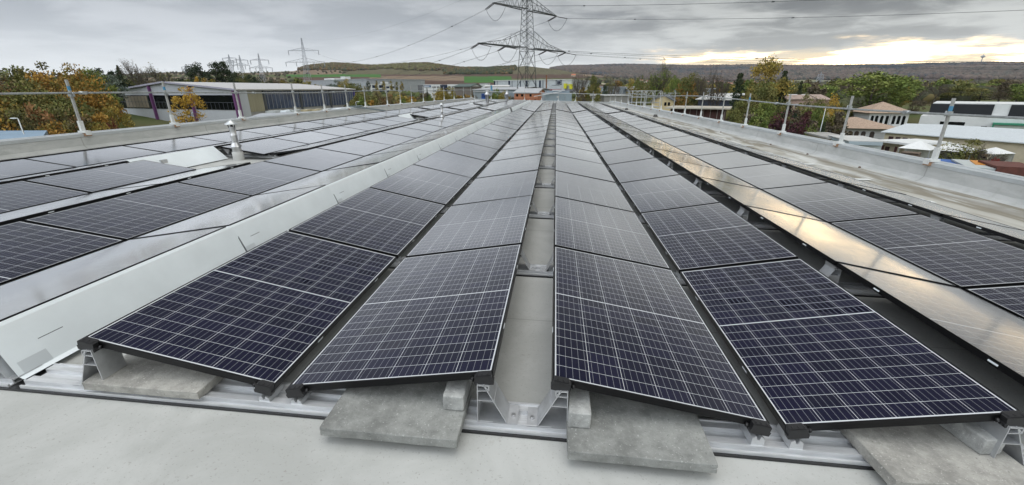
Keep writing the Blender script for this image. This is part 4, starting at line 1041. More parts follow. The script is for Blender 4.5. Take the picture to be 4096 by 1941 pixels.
def wood(test, n, rr, palette, label, name='woodland'):
    rs = np.random.RandomState(len(label)); pts = []; rad = []; cl = []
    cand = [k for k, q in enumerate(ff) if len(q) == 4 and test(k)]
    if not cand: return
    area = np.array([np.linalg.norm(np.cross(va[ff[k][1]]-va[ff[k][0]], va[ff[k][3]]-va[ff[k][0]])) for k in cand]); pk = rs.choice(len(cand), n, p=area/area.sum())
    P3 = np.array(palette)
    for i in pk:
        q = va[list(ff[cand[i]])]; s, t = rs.rand(2); p = (q[0]*(1-s)+q[3]*s)*(1-t)+(q[1]*(1-s)+q[2]*s)*t; r = rr*rs.uniform(.6, 1.25)
        g = 1.3*noise.noise(Vector((p[0]*.0022, p[1]*.0011, p[2]*.012)))+rs.normal()*.2
        pts.append(p+np.array([0, 0, r*.45])); rad.append(r); cl.append(P3[int(np.clip((g+.6)/1.2*len(P3), 0, len(P3)-1))]*rs.uniform(.75, 1.25))
    o = bpy.data.objects.new(name, blob_mesh(name, np.array(pts), np.array(rad), np.array(cl), VC)); COL.objects.link(o); tag(o, label, 'woodland', None, 'stuff')
fD = [ (DR[k//(NA-1)]+DR[k//(NA-1)+1])/2 for k in range(len(ff)) ]
fpx = np.array([pr[list(q)].mean(0)[0] if pr[list(q)].mean(0)[2] > 0 else -1e6 for q in ff])
wood(lambda k: mi[k] == 7 and fD[k] < 3000, 13000, 6.5, [(.03, .045, .018), (.06, .062, .024), (.035, .048, .022), (.12, .08, .03), (.075, .05, .028), (.10, .095, .035)], 'mixed autumn wood covering the ridge behind the fields')
wood(lambda k: mi[k] == 9 and 3000 < fD[k] < 5250 and 2200 < fpx[k] < 4200, 26000, 12, [(.03, .045, .055), (.10, .075, .068), (.115, .085, .072), (.12, .095, .075), (.055, .058, .05), (.10, .078, .065)], 'brown leafless beech wood on the long far ridge at right')
wood(lambda k: mi[k] in (0, 5, 6) and 560 < fD[k] < 2600 and 2350 < fpx[k] < 4200, 900, 7, [(.09, .075, .05), (.06, .06, .035), (.10, .085, .04), (.05, .055, .03)], 'hedges and field trees on the plain at right', 'hedgerows')
wood(lambda k: mi[k] == 0 and 210 < fD[k] < 420 and 2350 < fpx[k] < 4200, 420, 3.4, [(.09, .075, .045), (.07, .075, .03), (.11, .09, .035), (.05, .055, .03)], 'mixed shrubs among the houses at right', 'shrubbery')
wood(lambda k: mi[k] in (0, 3, 5, 6) and 420 < fD[k] < 2300 and -200 < fpx[k] < 1400, 420, 5, [(.08, .07, .045), (.06, .065, .035)], 'scattered field trees on the slope at left', 'hedgerows')
wood(lambda k: mi[k] == 0 and 115 < fD[k] < 330 and 1350 < fpx[k] < 2300, 300, 2.6, [(.09, .08, .03), (.07, .085, .03), (.12, .10, .035), (.06, .06, .03)], 'undergrowth between the offices and the roof', 'undergrowth')
wood(lambda k: mi[k] == 0 and 60 < fD[k] < 190 and 2600 < fpx[k] < 3450, 220, 2.4, [(.07, .085, .03), (.09, .09, .035), (.055, .06, .028)], 'green undergrowth beyond the right parapet', 'undergrowth')

# ------------------------------------------------------------------ buildings
WIN = mat('window_glass', (.02, .025, .03), .12, .8); WHITE = mat('white_render', (.62, .63, .62), .8, var=.06, scale=.6); CREAM = mat('cream_render', (.50, .44, .32), .85, var=.1, scale=.7)
def M_(n, c, r=.8, **k): return mat(n, c, r, var=k.pop('var', .08), scale=k.pop('scale', .7), **k)
class Bld:
    """a building whose front runs from corner a to corner b (xy), depth towards the back; heights absolute"""
    def __init__(s, name, label, a, b, dep, z0, z1, wall, cat='building', grp=None):
        s.a = np.array(a, float); s.b = np.array(b, float); s.L = np.linalg.norm(s.b-s.a); s.u = (s.b-s.a)/s.L
        s.n = np.array([-s.u[1], s.u[0]]); 
        if np.dot(s.n, s.a-CAM[:2]) < 0: s.n = -s.n
        s.z0, s.z1, s.dep = z0, z1, dep
        s.t = thing(name, label, cat, (s.a[0], s.a[1], z0), grp); m = MB()
        m.hexa(s.hx(0, s.L, 0, dep, z0, z1)); m.build('wall', wall, s.t)
    def P(s, u, n, z): q = s.a+s.u*u+s.n*n; return (q[0], q[1], z)
    def hx(s, u0, u1, n0, n1, z0, z1): return [s.P(u0, n0, z0), s.P(u1, n0, z0), s.P(u1, n1, z0), s.P(u0, n1, z0), s.P(u0, n0, z1), s.P(u1, n0, z1), s.P(u1, n1, z1), s.P(u0, n1, z1)]
    def part(s, nm, mt, u0, u1, n0, n1, z0, z1): m = MB(); m.hexa(s.hx(u0, u1, n0, n1, z0, z1)); return m.build(nm, mt, s.t)
    def flat(s, mt, o=.25, h=.3): return s.part('roof', mt, -o, s.L+o, -o, s.dep+o, s.z1, s.z1+h)
    def windows(s, us, w_, z0, z1, mt=WIN, nm='window', frame=None, end=0):
        for u in us:
            m = MB(); m.hexa(s.hx(u, u+w_, -.05, .02, z0, z1)); f = m.build(nm, frame or mt, s.t)
            if frame:
                g = MB(); e = .09; g.hexa(s.hx(u+e, u+w_-e, -.07, -.04, z0+e, z1-e)); g.build('pane', mt, f)
    def gable(s, mt, rise, o=.4, along=True, gw=None, th=.18):
        m = MB(); z = s.z1
        if along:    # ridge parallel to the front
            h = s.dep/2
            for n0, za, n1, zb in ((-o, z-rise*o/h, h, z+rise), (s.dep+o, z-rise*o/h, h, z+rise)):
                m.hexa([s.P(-o, n0, za), s.P(s.L+o, n0, za), s.P(s.L+o, n1, zb), s.P(-o, n1, zb), s.P(-o, n0, za+th), s.P(s.L+o, n0, za+th), s.P(s.L+o, n1, zb+th), s.P(-o, n1, zb+th)])
            r = m.build('roof', mt, s.t); g = MB()
            for u in (.02, s.L-.02): g.quad(s.P(u, 0, z), s.P(u, s.dep, z), s.P(u, h, z+rise-.02))
        else:        # gable towards the camera
            h = s.L/2
            for u0, za, u1, zb in ((-o, z-rise*o/h, h, z+rise), (s.L+o, z-rise*o/h, h, z+rise)):
                m.hexa([s.P(u0, -o, za), s.P(u1, -o, zb), s.P(u1, s.dep+o, zb), s.P(u0, s.dep+o, za), s.P(u0, -o, za+th), s.P(u1, -o, zb+th), s.P(u1, s.dep+o, zb+th), s.P(u0, s.dep+o, za+th)])
            r = m.build('roof', mt, s.t); g = MB()
            for n in (.02, s.dep-.02): g.quad(s.P(0, n, z), s.P(s.L, n, z), s.P(h, n, z+rise-.02))
        if gw: g.build('gable_wall', gw, s.t)
        return r
def B(name, label, px0, px1, d0, d1, ytop, wall, dep=12, h=None, ztop=None, cat='building', zb=None, grp=None):
    a, b = gxy(px0, d0), gxy(px1, d1); z1 = zat(ytop, px0, d0) if ztop is None else ztop
    z0 = (min(zg(*a), zg(*b))-.5) if zb is None else zb
    return Bld(name, label, a, b, dep, z0, z1, wall, cat, grp)
ROOFG = M_('pale_sheet_roof', (.40, .41, .42), .5); GREYW = M_('grey_cladding', (.26, .28, .30), .6); DGREY = M_('dark_grey_cladding', (.13, .135, .14), .6); NAVY = M_('navy_glass', (.012, .022, .05), .2)
# the big hall on the left
zE = zat(354, 939, 108); H0 = gxy(459, 127); H1 = gxy(939, 108); H2 = gxy(1412, 159)
CORR = mat('corrugated_panel', (.50, .52, .55), .5, .1, var=.06, scale=1.5, stretch=(6, 6, .3))
hall = Bld('industrial_hall', 'long grey corrugated hall with purple columns and a shallow pale gable roof', H0, H1, 3, -9.2, zE-.35, CORR)
u2 = (H2-H1)/np.linalg.norm(H2-H1); L2 = np.linalg.norm(H2-H1); L1 = np.linalg.norm(H1-H0); u1 = (H1-H0)/L1
def hp(a, b, z, off=0.): # a along gable from H0, b along the long side
    q = H0+u1*a+u2*b+np.array([u1[1], -u1[0]])*off; return (q[0], q[1], z)
m = MB(); m.hexa([hp(0, 3, -9.2), hp(L1, 3, -9.2), hp(L1, L2, -9.2), hp(0, L2, -9.2), hp(0, 3, zE-.4), hp(L1, 3, zE-.4), hp(L1, L2, zE-.4), hp(0, L2, zE-.4)]); m.build('long_wall', M_('hall_side_wall', (.36, .35, .34), .8), hall.t)
rise = 1.55; rg = .47*L1; m = MB()
for a0, z0, a1, z1 in ((-.8, zE-.45, rg, zE+rise), (L1+.8, zE-.45, rg, zE+rise)):
    m.hexa([hp(a0, -.7, z0), hp(a1, -.7, z1), hp(a1, L2+.7, z1), hp(a0, L2+.7, z0), hp(a0, -.7, z0+.28), hp(a1, -.7, z1+.28), hp(a1, L2+.7, z1+.28), hp(a0, L2+.7, z0+.28)])
m.build('roof', mat('hall_roof_sheet', (.50, .49, .48), .55, .1, var=.1, scale=1, stretch=(.3, 4, 1)), hall.t)
m = MB(); m.quad(hp(0, -.02, zE-.4), hp(L1, -.02, zE-.4), hp(L1, -.02, zE-.35), hp(rg, -.02, zE+rise-.05), hp(0, -.02, zE-.35)); m.build('gable_wall', CORR, hall.t)
fas = MB()
for a0, z0, a1, z1 in ((-.8, zE-.3, rg, zE+rise+.15), (L1+.8, zE-.3, rg, zE+rise+.15)): fas.bar(hp(a0, -.72, z0), hp(a1, -.72, z1), .14, .4)
fas.build('verge', M_('verge_lilac', (.36, .35, .42), .5), hall.t)
PUR = M_('purple_paint', (.16, .05, .17), .5)
for a in (0.15, L1*.333, L1*.667, L1-.25):
    zt = zE+rise-abs(a-rg)/rg*rise-.25; m = MB(); m.bar(hp(a, -.28, -9.2), hp(a, -.28, min(zt, zE+rise)), .75, .4, up=(u1[0], u1[1], 0)); m.build('column', PUR, hall.t)
zb_, zt_ = -3.0, .45
for i in range(3):
    a0, a1 = .6+i*L1/3, (i+1)*L1/3-.5
    m = MB(); m.hexa([hp(a0, -.10, zb_), hp(a1, -.10, zb_), hp(a1, 0, zb_), hp(a0, 0, zb_), hp(a0, -.10, zt_), hp(a1, -.10, zt_), hp(a1, 0, zt_), hp(a0, 0, zt_)]); wdw = m.build('window', WIN, hall.t)
    if i == 0:
        m = MB(); m.quad(hp(a0+3.2, -.13, zb_+.25), hp(a1-1.9, -.13, zb_+.25), hp(a1-1.9, -.13, zt_-.2), hp(a0+3.2, -.13, zt_-.2)); m.build('blind', M_('tan_blind', (.26, .22, .16), .8), wdw)
    m = MB()
    for j in range(9): a = a0+(a1-a0)*(j+1)/10; m.bar(hp(a, -.13, zb_), hp(a, -.13, (zb_+zt_)/2 if i else zt_), .08, .06)
    m.bar(hp(a0, -.13, (zb_+zt_)/2), hp(a1, -.13, (zb_+zt_)/2), .06, .08); m.build('mullion', M_('dark_frame', (.08, .09, .10), .5), wdw)
nb = 4; FB = [0, .165, .44, .72, 1.]
for i in range(nb+1):
    b = L2*FB[i]; m = MB(); m.bar(hp(L1+.2, min(b+.3, L2), -9.2), hp(L1+.2, min(b+.3, L2), zE-.5), .5, .5); m.build('column', PUR if i == 0 else (M_('violet_blue_paint', (.10, .08, .32), .5) if i == nb else M_('grey_column', (.10, .105, .11), .6)), hall.t)
    if i == nb: continue
    b0, b1 = L2*FB[i]+.8, L2*FB[i+1]-.2
    mt = M_('ochre_corrugated', (.34, .31, .215), .7, var=.2, scale=2, stretch=(8, 8, .1)) if i == 0 else WIN
    z_a, z_b = (-3.6, zE-.8) if i == 0 else (-3.2, zE-.7)
    m = MB(); m.hexa([hp(L1+.02, b0, z_a), hp(L1+.12, b0, z_a), hp(L1+.12, b1, z_a), hp(L1+.02, b1, z_a), hp(L1+.02, b0, z_b), hp(L1+.12, b0, z_b), hp(L1+.12, b1, z_b), hp(L1+.02, b1, z_b)])
    g = m.build('cladding_panel' if i == 0 else 'window', mt if i == 0 else mat('blue_tinted_glazing', (.075, .10, .165), .2, .1, var=.3, scale=.4), hall.t)
    if i:
        m = MB()
        for j in range(9): b = b0+(b1-b0)*(j+.5)/9; m.bar(hp(L1+.18, b, z_a), hp(L1+.18, b, z_b), .09, .10)
        m.bar(hp(L1+.18, b0, z_b-.8), hp(L1+.18, b1, z_b-.8), .05, .05); m.build('mullion', M_('light_mullion', (.33, .34, .38), .5), g)
# low annex roof in front of the hall
za = -2.9; A = [gxy(905, 72), gxy(1000, 92), gxy(1440, 108), gxy(1500, 82)]
an = thing('annex_building', 'low flat annex with pale grey roof and skylight panes between parapet and hall', 'building', (A[0][0], A[0][1], -9.2))
q = [gxy(912, 60), gxy(1025, 84), gxy(1400, 118), gxy(1460, 62)]
m = MB(); m.hexa([(p[0], p[1], -9.2) for p in q]+[(p[0], p[1], za) for p in q]); m.build('wall', M_('annex_wall', (.3, .31, .32)), an)
m = MB(); cc_ = sum(q)/4; qq = [cc_+(p-cc_)*1.03 for p in q]; m.hexa([(p[0], p[1], za+.003) for p in qq]+[(p[0], p[1], za+.25) for p in qq]); m.build('roof', M_('annex_roof', (.36, .38, .40), .6), an)
for j in range(8):
    c0 = gxy(1090+j*42, 88+j*1.5); m = MB(); mt = [SHEET, M_('milky_pane', (.40, .42, .40), .4), M_('yellowed_pane', (.42, .36, .22), .4)][[1, 0, 1, 2, 2, 1, 0, 1][j]]
    m.hexa([(c0[0]+dx, c0[1]+dy, za+.26+dz) for dz in (0, .35) for dx, dy in ((-1., -2), (1., -2), (1., 2), (-1., 2))]); m.build('skylight', mt, an)
t = thing('flat_roof_shed', 'low building with blue-grey roof edge at the left picture edge', 'building', (*gxy(-60, 36), -9))
q = [gxy(-220, 30), gxy(-260, 46), gxy(128, 46), gxy(40, 30)]; zz = zat(545, 60, 40)
m = MB(); m.hexa([(p[0], p[1], -9.2) for p in q]+[(p[0], p[1], zz-.3) for p in q]); m.build('wall', GREYW, t); m = MB(); m.hexa([(p[0], p[1], zz-.3) for p in q]+[(p[0], p[1], zz) for p in q]); m.build('roof', M_('blue_edge_roof', (.22, .32, .42), .45), t)
# distant buildings centre-left
b = B('warehouse', 'very long low grey warehouse far behind the hall roof', 1198, 1470, 430, 360, 325, M_('pale_grey_panel', (.33, .35, .37)), 60); b.flat(ROOFG)
b.part('roof_unit', WHITE, 30, 48, 10, 16, b.z1+.3, b.z1+2); b.part('roof_unit', WHITE, 58, 64, 10, 16, b.z1+.3, b.z1+3)
b = B('office_building', 'white two-storey office with dark bays behind the poplars', 1474, 1536, 345, 348, 336, WHITE, 14); b.flat(ROOFG); b.windows([3, 8], 3.2, b.z1-3, b.z1-.9, NAVY); b.windows([3, 8], 3.2, b.z1-6.2, b.z1-4, NAVY)
b = B('office_building', 'white office block with raised roof box, right of the poplar pair', 1538, 1578, 346, 350, 337, WHITE, 14); b.flat(ROOFG); b.windows([.8, 5.], 3.1, b.z1-3.0, b.z1-1.6, NAVY); b.windows([.8, 5.], 3.1, b.z1-5.8, b.z1-4.4, NAVY); b.part('roof_unit', WHITE, -1, 4, 2, 6, b.z1+.3, b.z1+1.6)
b = B('office_building', 'pale grey office at the right end of the small office row', 1580, 1606, 350, 353, 339, M_('light_grey_render', (.45, .46, .47)), 12); b.flat(ROOFG); b.windows([.6, 3.2], 1.6, b.z1-2.8, b.z1-1.4, NAVY)
# white office with navy sign
def zz_(y, d=255, px=1780): return zat(y, px, d)
b = B('office_building', 'white three-storey office with navy glass centre and a blue sign', 1672, 1890, 262, 255, 341, DGREY, 18); W_ = b.L/218.; b.flat(ROOFG, .1, .15)
for p0, p1 in ((1697, 1764), (1793, 1848)):
    b.part('wall', WHITE, (p0-1672)*W_, (p1-1672)*W_, -.5, 2, b.z0, b.z1+.3)
b.part('glazed_entrance', NAVY, (1764-1672)*W_, (1793-1672)*W_, -.35, 2, b.z0, b.z1)
sg = b.part('sign_board', mat('sign_navy', (.01, .04, .13), .5), (1698.5-1672)*W_, (1727.5-1672)*W_, -.62, -.5, b.z1-1.2, b.z1-.15)
m = MB(); m.hexa(b.hx((1700-1672)*W_, (1719-1672)*W_, -.66, -.62, b.z1-.85, b.z1-.5)); m.build('lettering', SHEET, sg)
m = MB(); cc_ = b.P((1723-1672)*W_, -.64, b.z1-.67); m.tube([b.P((1723-1672)*W_, -.66, b.z1-.67), b.P((1723-1672)*W_, -.62, b.z1-.67)], .28, 12); m.build('round_logo', mat('sign_pale_blue', (.35, .55, .7), .5), sg)
for z_off in (.75, 2.8, 4.9):
    for p0, n_ in ((1733.5, 4), (1751, 3), (1796, 3), (1810, 4)):
        us = [(p0-1672+j*3.6)*W_ for j in range(n_)]
        b.windows(us, 2.2*W_, b.z1-z_off-.9, b.z1-z_off, WIN)
        for o_ in b.t.children[-n_:]: o_.data.transform(Matrix.Translation((b.n[0]*-.5, b.n[1]*-.5, 0)))
b.windows([(1836-1672)*W_], 1.2*W_, b.z1-5.5, b.z1-.9, WIN)
b.t.children[-1].data.transform(Matrix.Translation((b.n[0]*-.5, b.n[1]*-.5, 0)))
# sheds in the middle
b = B('farm_shed', 'open white-framed shed with dark roof right of the office', 1884, 1926, 230, 236, 346, M_('shed_brown', (.16, .14, .12)), 12); b.gable(M_('dark_green_roof', (.08, .11, .10), .5), 1.2, .6, False, WHITE)
b = B('flat_hall', 'long low hall with a pale sloping roof left of the pylon', 1893, 2062, 205, 190, 360, M_('hall_blue_grey', (.22, .26, .29)), 26); b.gable(ROOFG, 1.0, .5)
b = B('flat_hall', 'small white block behind the pale sloping roofs', 1920, 1957, 262, 262, 336, WHITE, 12); b.flat(ROOFG)
b = B('flat_hall', 'white-roofed shed behind the long low hall', 1940, 2035, 240, 240, 347, M_('beige_wall', (.38, .36, .30)), 18); b.gable(M_('white_roof', (.58, .58, .56), .5), .7, .5)
b = B('farm_shed', 'pale grey low shed above the blue container', 1895, 2010, 150, 150, 368, M_('hall_blue_grey2', (.26, .30, .32)), 10); b.flat(ROOFG)
b = B('blue_container', 'bright blue container low between office and flues', 1925, 1948, 125, 125, 375, mat('blue_paint', (.01, .08, .32), .45), 2.5, cat='container'); b.part('door', mat('blue_paint_dark', (.01, .04, .16), .5), .1, b.L-.1, -.06, 0, b.z1-.9, b.z1-.2)
t = thing('banner_flag', 'tall light blue banner beside the low hall', 'flag', (*gxy(1966, 170), -6)); p = gxy(1966, 170); m = MB(); m.box((p[0]-.35, p[1]-.03, zat(366, 1966, 170)), (p[0]+.35, p[1]+.03, zat(342, 1966, 170))); m.build('banner', mat('banner_blue', (.08, .28, .45), .6), t); m = MB(); m.tube([(p[0]-.45, p[1], zg(*p)), (p[0]-.45, p[1], zat(341, 1966, 170))], .06, 6); m.build('pole', GALV, t)
# big white hall with navy stripes
b = B('striped_hall', 'large white hall with navy stripes, dark lettering and a yellow frame at its end', 1977, 2294, 320, 300, 324, M_('white_panel', (.47, .50, .52)), 60); K = b.L/317.
b.flat(WHITE, .3, .4)
for p0, p1, mt in ((1977, 1982, NAVY), (1988, 1993, GREYW), (2037, 2044, NAVY), (2050, 2055, GREYW), (2085, 2088, NAVY), (2108, 2114, NAVY), (2161, 2168, NAVY), (2173, 2179, GREYW), (2146, 2149, NAVY)):
    b.part('stripe', mt, (p0-1977)*K, (p1-1977)*K, -.15, 0, b.z0, b.z1)
b.part('wall', M_('red_base', (.22, .035, .04)), (2187-1977)*K, (2250-1977)*K, -.3, 0, zat(362, 2220, 303), zat(357, 2220, 303))
b.part('wall', M_('plinth_grey', (.17, .17, .19)), (2250-1977)*K, (2300-1977)*K, -2, 0, zat(366, 2270, 300), zat(358, 2270, 300))
YEL = mat('yellow_paint', (.60, .58, .02), .5)
fr = b.part('sign_frame', YEL, (2259-1977)*K, (2269-1977)*K, -2.2, -.2, zat(355, 2265, 300), zat(334, 2265, 300))
m = MB(); m.hexa(b.hx((2281-1977)*K, (2291-1977)*K, -2.2, -.2, zat(357, 2285, 300), zat(337, 2285, 300))); m.hexa(b.hx((2269-1977)*K, (2281-1977)*K, -1.8, -1.2, zat(342, 2275, 300), zat(338, 2275, 300))); m.build('sign_frame', YEL, b.t)
tx = bpy.data.curves.new('txt', 'FONT'); tx.body = 'TAMES'; tx.size = 4.6; tx.extrude = .06; tx.offset = .06
to = bpy.data.objects.new('txt', tx); COL.objects.link(to); bpy.context.view_layer.update(); dg = bpy.context.evaluated_depsgraph_get(); tm = bpy.data.meshes.new_from_object(to.evaluated_get(dg)); bpy.data.objects.remove(to)
tm.materials.clear(); tm.materials.append(NAVY); lo = bpy.data.objects.new('lettering', tm); COL.objects.link(lo); lo.parent = b.t
p = np.array(b.P((2225-1977)*K, -.2, zat(339, 2230, 303))); lo.location = tuple(p-np.array(b.t.location)); lo.rotation_euler = (R(90), 0, math.atan2(b.u[1], b.u[0])); wtx = max(v.co.x for v in tm.vertices); lo.scale = (24*K/wtx, (4.6/4.6)*.85, 1)
b.part('slogan_line', GREYW, (2210-1977)*K, (2240-1977)*K, -.18, 0, zat(342.5, 2225, 303), zat(339.8, 2225, 303))
# orange brick house under the pylon
b = B('brick_house', 'orange brick building with grey roof at the foot of the big pylon', 2057, 2151, 112, 110, 373, M_('orange_brick', (.42, .17, .09), .85, var=.15, scale=3), 8, zb=-9); b.gable(ROOFG, .95, .25, True, MATS['orange_brick'])
K2 = b.L/94; b.windows([8*K2, 28*K2, 62*K2], 8*K2, b.z1-.8, b.z1-.25, WIN); b.windows([82*K2, 46*K2], 7*K2, b.z1-2.3, b.z1-1.5, WIN)
b.part('string_course', M_('brick_course', (.30, .12, .07)), 0, b.L, -.04, 0, b.z1-1.35, b.z1-1.25)
# grey-blue shed
b = B('metal_shed', 'blue-grey metal shed with a tiny double window behind the back parapet', 2182, 2288, 85, 85, 376, M_('blue_grey_sheet', (.27, .33, .37), .5), 9, zb=-9); K3 = b.L/106
b.part('roof', ROOFG, 2*K3, b.L+.2, .2, 9.2, b.z1, b.z1+.08); b.part('wall', M_('blue_grey_sheet2', (.22, .27, .31), .5), 12*K3, b.L-1*K3, 3, 9, b.z1, b.z1+.55); b.part('roof_light', WHITE, 34*K3, 84*K3, 2.8, 3.6, b.z1+.56, b.z1+.72)
b.windows([46*K3, 51*K3], 3.6*K3, b.z1-.72, b.z1-.42, WIN, frame=WHITE); b.part('downpipe', GALV, 79*K3, 79.8*K3, -.08, 0, b.z0, b.z1)
m = MB(); m.bar(b.P(-2.2, -.5, b.z1-.45), b.P(3.0, -.3, b.z1+.42), .28, .10); m.build('white_fascia', WHITE, b.t)
# brown lattice mast (telephone mast) at the striped hall
p = gxy(2185, 230); z0 = zg(*p); z1 = zat(301, 2185, 230); t = thing('brown_mast', 'rust-brown slim mast standing before the striped hall', 'mast', (p[0], p[1], z0))
m = MB(); m.bar((p[0], p[1], z0), (p[0], p[1], z1), .55); m.build('mast_body', mat('rust_brown', (.22, .10, .05), .8, var=.3, scale=1), t)
for dx in (-.3, .3): MB().bar((p[0]+dx, p[1]-.3, z0), (p[0]+dx, p[1]-.3, z1), .1).build('rail', MATS['rust_brown'], t)
# right of centre: grey halls
b = B('grey_hall', 'grey hall with a dark door behind bare trees, nearer the centre', 2402, 2425, 190, 188, 350, M_('grey_blue_wall', (.27, .31, .34)), 20); b.windows([.4], 1.0, b.z1-4.0, b.z1-2.2, WIN, 'door'); b.flat(ROOFG)
b = B('grey_hall', 'long grey hall behind the scaffold landing', 2445, 2545, 210, 200, 350, M_('grey_wall2', (.20, .21, .23)), 24); b.flat(ROOFG)
b = B('flat_house', 'pale low building with white roof edge left of the tall ivy tree', 2420, 2520, 130, 132, 384, M_('stone_wall', (.34, .33, .31)), 10); b.flat(WHITE, .4, .25)
b = B('grey_hall', 'grey hall with bright roof edge behind the tall ivy tree', 2540, 2620, 185, 185, 356, GREYW, 16); b.flat(WHITE, .3, .3)
b = B('grey_hall', 'blue-grey hall with dark gate left of the orange-brown tree', 2658, 2704, 200, 200, 354, M_('hall_blue', (.24, .28, .32)), 18); b.flat(WHITE, .3, .3); b.windows([1], 2.5, b.z1-3.4, b.z1-1.8, WIN, 'gate')
b = B('flat_house', 'long low building with bright roof edge behind the cream house', 2610, 2720, 140, 140, 376, M_('taupe_wall', (.25, .24, .23)), 12); b.flat(WHITE, .4, .3)
b = B('cream_house', 'cream-yellow house with sloping dark roof and two small windows', 2612, 2700, 91, 89, 404, M_('cream_yellow', (.52, .42, .24)), 8, zb=-9); K4 = b.L/88; b.gable(M_('slate_roof', (.10, .11, .12), .6), 1.1, .3, False, MATS['cream_yellow']); b.windows([52*K4, 66*K4], 9*K4, b.z1-.9, b.z1-.25, WIN)
b = B('carport_shed', 'long dark red-brown shed with a flat pale roof behind the right rail', 2692, 2912, 57, 54, 434, mat('maroon_boards', (.055, .022, .020), .8, var=.3, scale=.9, stretch=(6, 6, .3)), 5, zb=-9)
b.part('roof', M_('roofing_felt_edge', (.40, .37, .31)), -.6, b.L+.6, -.9, 5.5, b.z1, b.z1+.16)
for j in range(9): b.part('post', M_('grey_post', (.22, .18, .17)), b.L*j/8-.03, b.L*j/8+.05, -.12, -.02, b.z0, b.z1)
b = B('pale_hall', 'pale blue-grey hall far behind the leafless tree', 2796, 2904, 230, 225, 357, M_('pale_blue_wall', (.30, .34, .36)), 22); b.flat(WHITE, .4, .4)
b = B('dark_hall', 'dark blue-black hall with a wide white roof behind the shed', 2800, 2930, 120, 112, 397, M_('blue_black', (.035, .045, .07), .5), 12); b.gable(M_('white_roof2', (.52, .52, .50), .5), 1.3, .6)
b = B('flat_house', 'small grey house among trees left of the pink house', 2960, 3010, 150, 150, 395, M_('greyish', (.33, .33, .31)), 8); b.flat(WHITE, .3, .2)
b = B('pink_house', 'salmon pink house with a small white window behind the right rail', 3160, 3262, 94, 93, 398, M_('salmon', (.44, .31, .255)), 8, zb=-9); K5 = b.L/102; b.gable(M_('pinkish_tiles', (.34, .26, .22), .8, var=.2, scale=2), .7, .3); b.windows([32*K5], 13*K5, b.z1-1.6, b.z1-.9, WIN, frame=WHITE)
b = B('flat_house', 'low building with a bright flat roof edge behind the pink house', 3168, 3275, 118, 118, 384, M_('tan_wall', (.30, .25, .2)), 8); b.flat(WHITE, .3, .3)
b = B('flat_house', 'rose-tiled house between the pink house and the golden tree', 3290, 3330, 105, 105, 400, M_('salmon2', (.40, .27, .21)), 8, zb=-9); b.gable(MATS['pinkish_tiles'], 1., .3)
# villages at the foot of the far ridge
rs = random.Random(3)
for i in range(26):
    px = 2560+i*22+rs.uniform(-8, 8); d = rs.uniform(1500, 2300); p = gxy(px, d); z = zg(*p); wdt = rs.uniform(12, 20)
    q0, q1 = p, p+np.array([wdt, rs.uniform(-5, 5)])
    nm_ = ['whitewashed', 'cream', 'pale grey', 'light'][i % 4]
    hb = Bld('village_house', 'tiny %s far village house under the ridge, %s from the left' % (nm_, ORD[i]), q0, q1, 10, z-2, z+6, WHITE if i % 2 else CREAM, 'house', 'village houses far away'); hb.gable(M_('red_tiles', (.28, .13, .09), .8), 4, .4, True, CREAM)
b = B('farmhouse', 'lone farmhouse with bright red roof on the far slope', 2284, 2300, 1900, 1900, 289, CREAM, 12, ztop=zg(*gxy(2292, 1900))+5, zb=zg(*gxy(2292, 1900))-3); b.gable(M_('bright_red_tiles', (.45, .15, .08), .8), 5, .5, True, CREAM)
# ------------------------------------------------------------------ the villa and its neighbours at right
TILE = mat('terracotta_tiles', (.35, .255, .19), .85, var=.25, scale=1.6, stretch=(3, 3, 1))
def arches(b, us, w_, z0, z1, off=-.06, mt=WIN, nm='arched_window'):
    for u in us:
        poly = [(u, z0), (u+w_, z0), (u+w_, z1-w_/2)]+[(u+w_/2+w_/2*math.cos(a), z1-w_/2+w_/2*math.sin(a)) for a in np.linspace(.2, math.pi-.2, 7)]+[(u, z1-w_/2)]
        m = MB(); f = [b.P(pu, off, pz) for pu, pz in poly]; g = [b.P(pu, .02, pz) for pu, pz in poly]; k = len(m.v); m.v += f+g; n = len(f)
        m.f.append(tuple(range(n))); m.mi.append(0); m.sm.append(False)
        for i in range(n): m.f.append((i, (i+1) % n, n+(i+1) % n, n+i)); m.mi.append(0); m.sm.append(False)
        m.build(nm, mt, b.t)
def hip(b, mt, z, rise, o=.6):
    m = MB(); c = [b.P(-o, -o, z), b.P(b.L+o, -o, z), b.P(b.L+o, b.dep+o, z), b.P(-o, b.dep+o, z)]; r0 = min(b.L, b.dep)/2
    e0, e1 = b.P(r0, b.dep/2, z+rise), b.P(b.L-r0+.01, b.dep/2, z+rise)
    m.quad(c[0], c[1], e1, e0); m.quad(c[2], c[3], e0, e1); m.quad(c[3], c[0], e0); m.quad(c[1], c[2], e1); m.quad(*c[::-1])
    m.build('roof', mt, b.t)
d = 88
b = Bld('villa_tower', 'white villa tower with arched windows and a terracotta hip roof', gxy(3506, 92), gxy(3668, 90), 8, -9, zat(452, 3592, 91), WHITE)
K6 = b.L/162; hip(b, TILE, b.z1, 2.1, .8)
arches(b, [8*K6, 27*K6, 48*K6, 70*K6, 98*K6, 118*K6, 138*K6], 12*K6, b.z1-3.1, b.z1-.55)
b.part('balcony', WHITE, 94*K6, 128*K6, -.9, -.1, b.z1-3.3, b.z1-2.2); b.part('downpipe', GALV, 86*K6, 88*K6, -.12, 0, b.z0, b.z1)
b = Bld('arcaded_villa', 'white arcaded villa with a long wavy terracotta roof', gxy(3335, 74), gxy(3630, 70), 9, -9, zat(512, 3480, 72), WHITE); K8 = b.L/295
hip(b, TILE, b.z1, 1.5, 1.1)
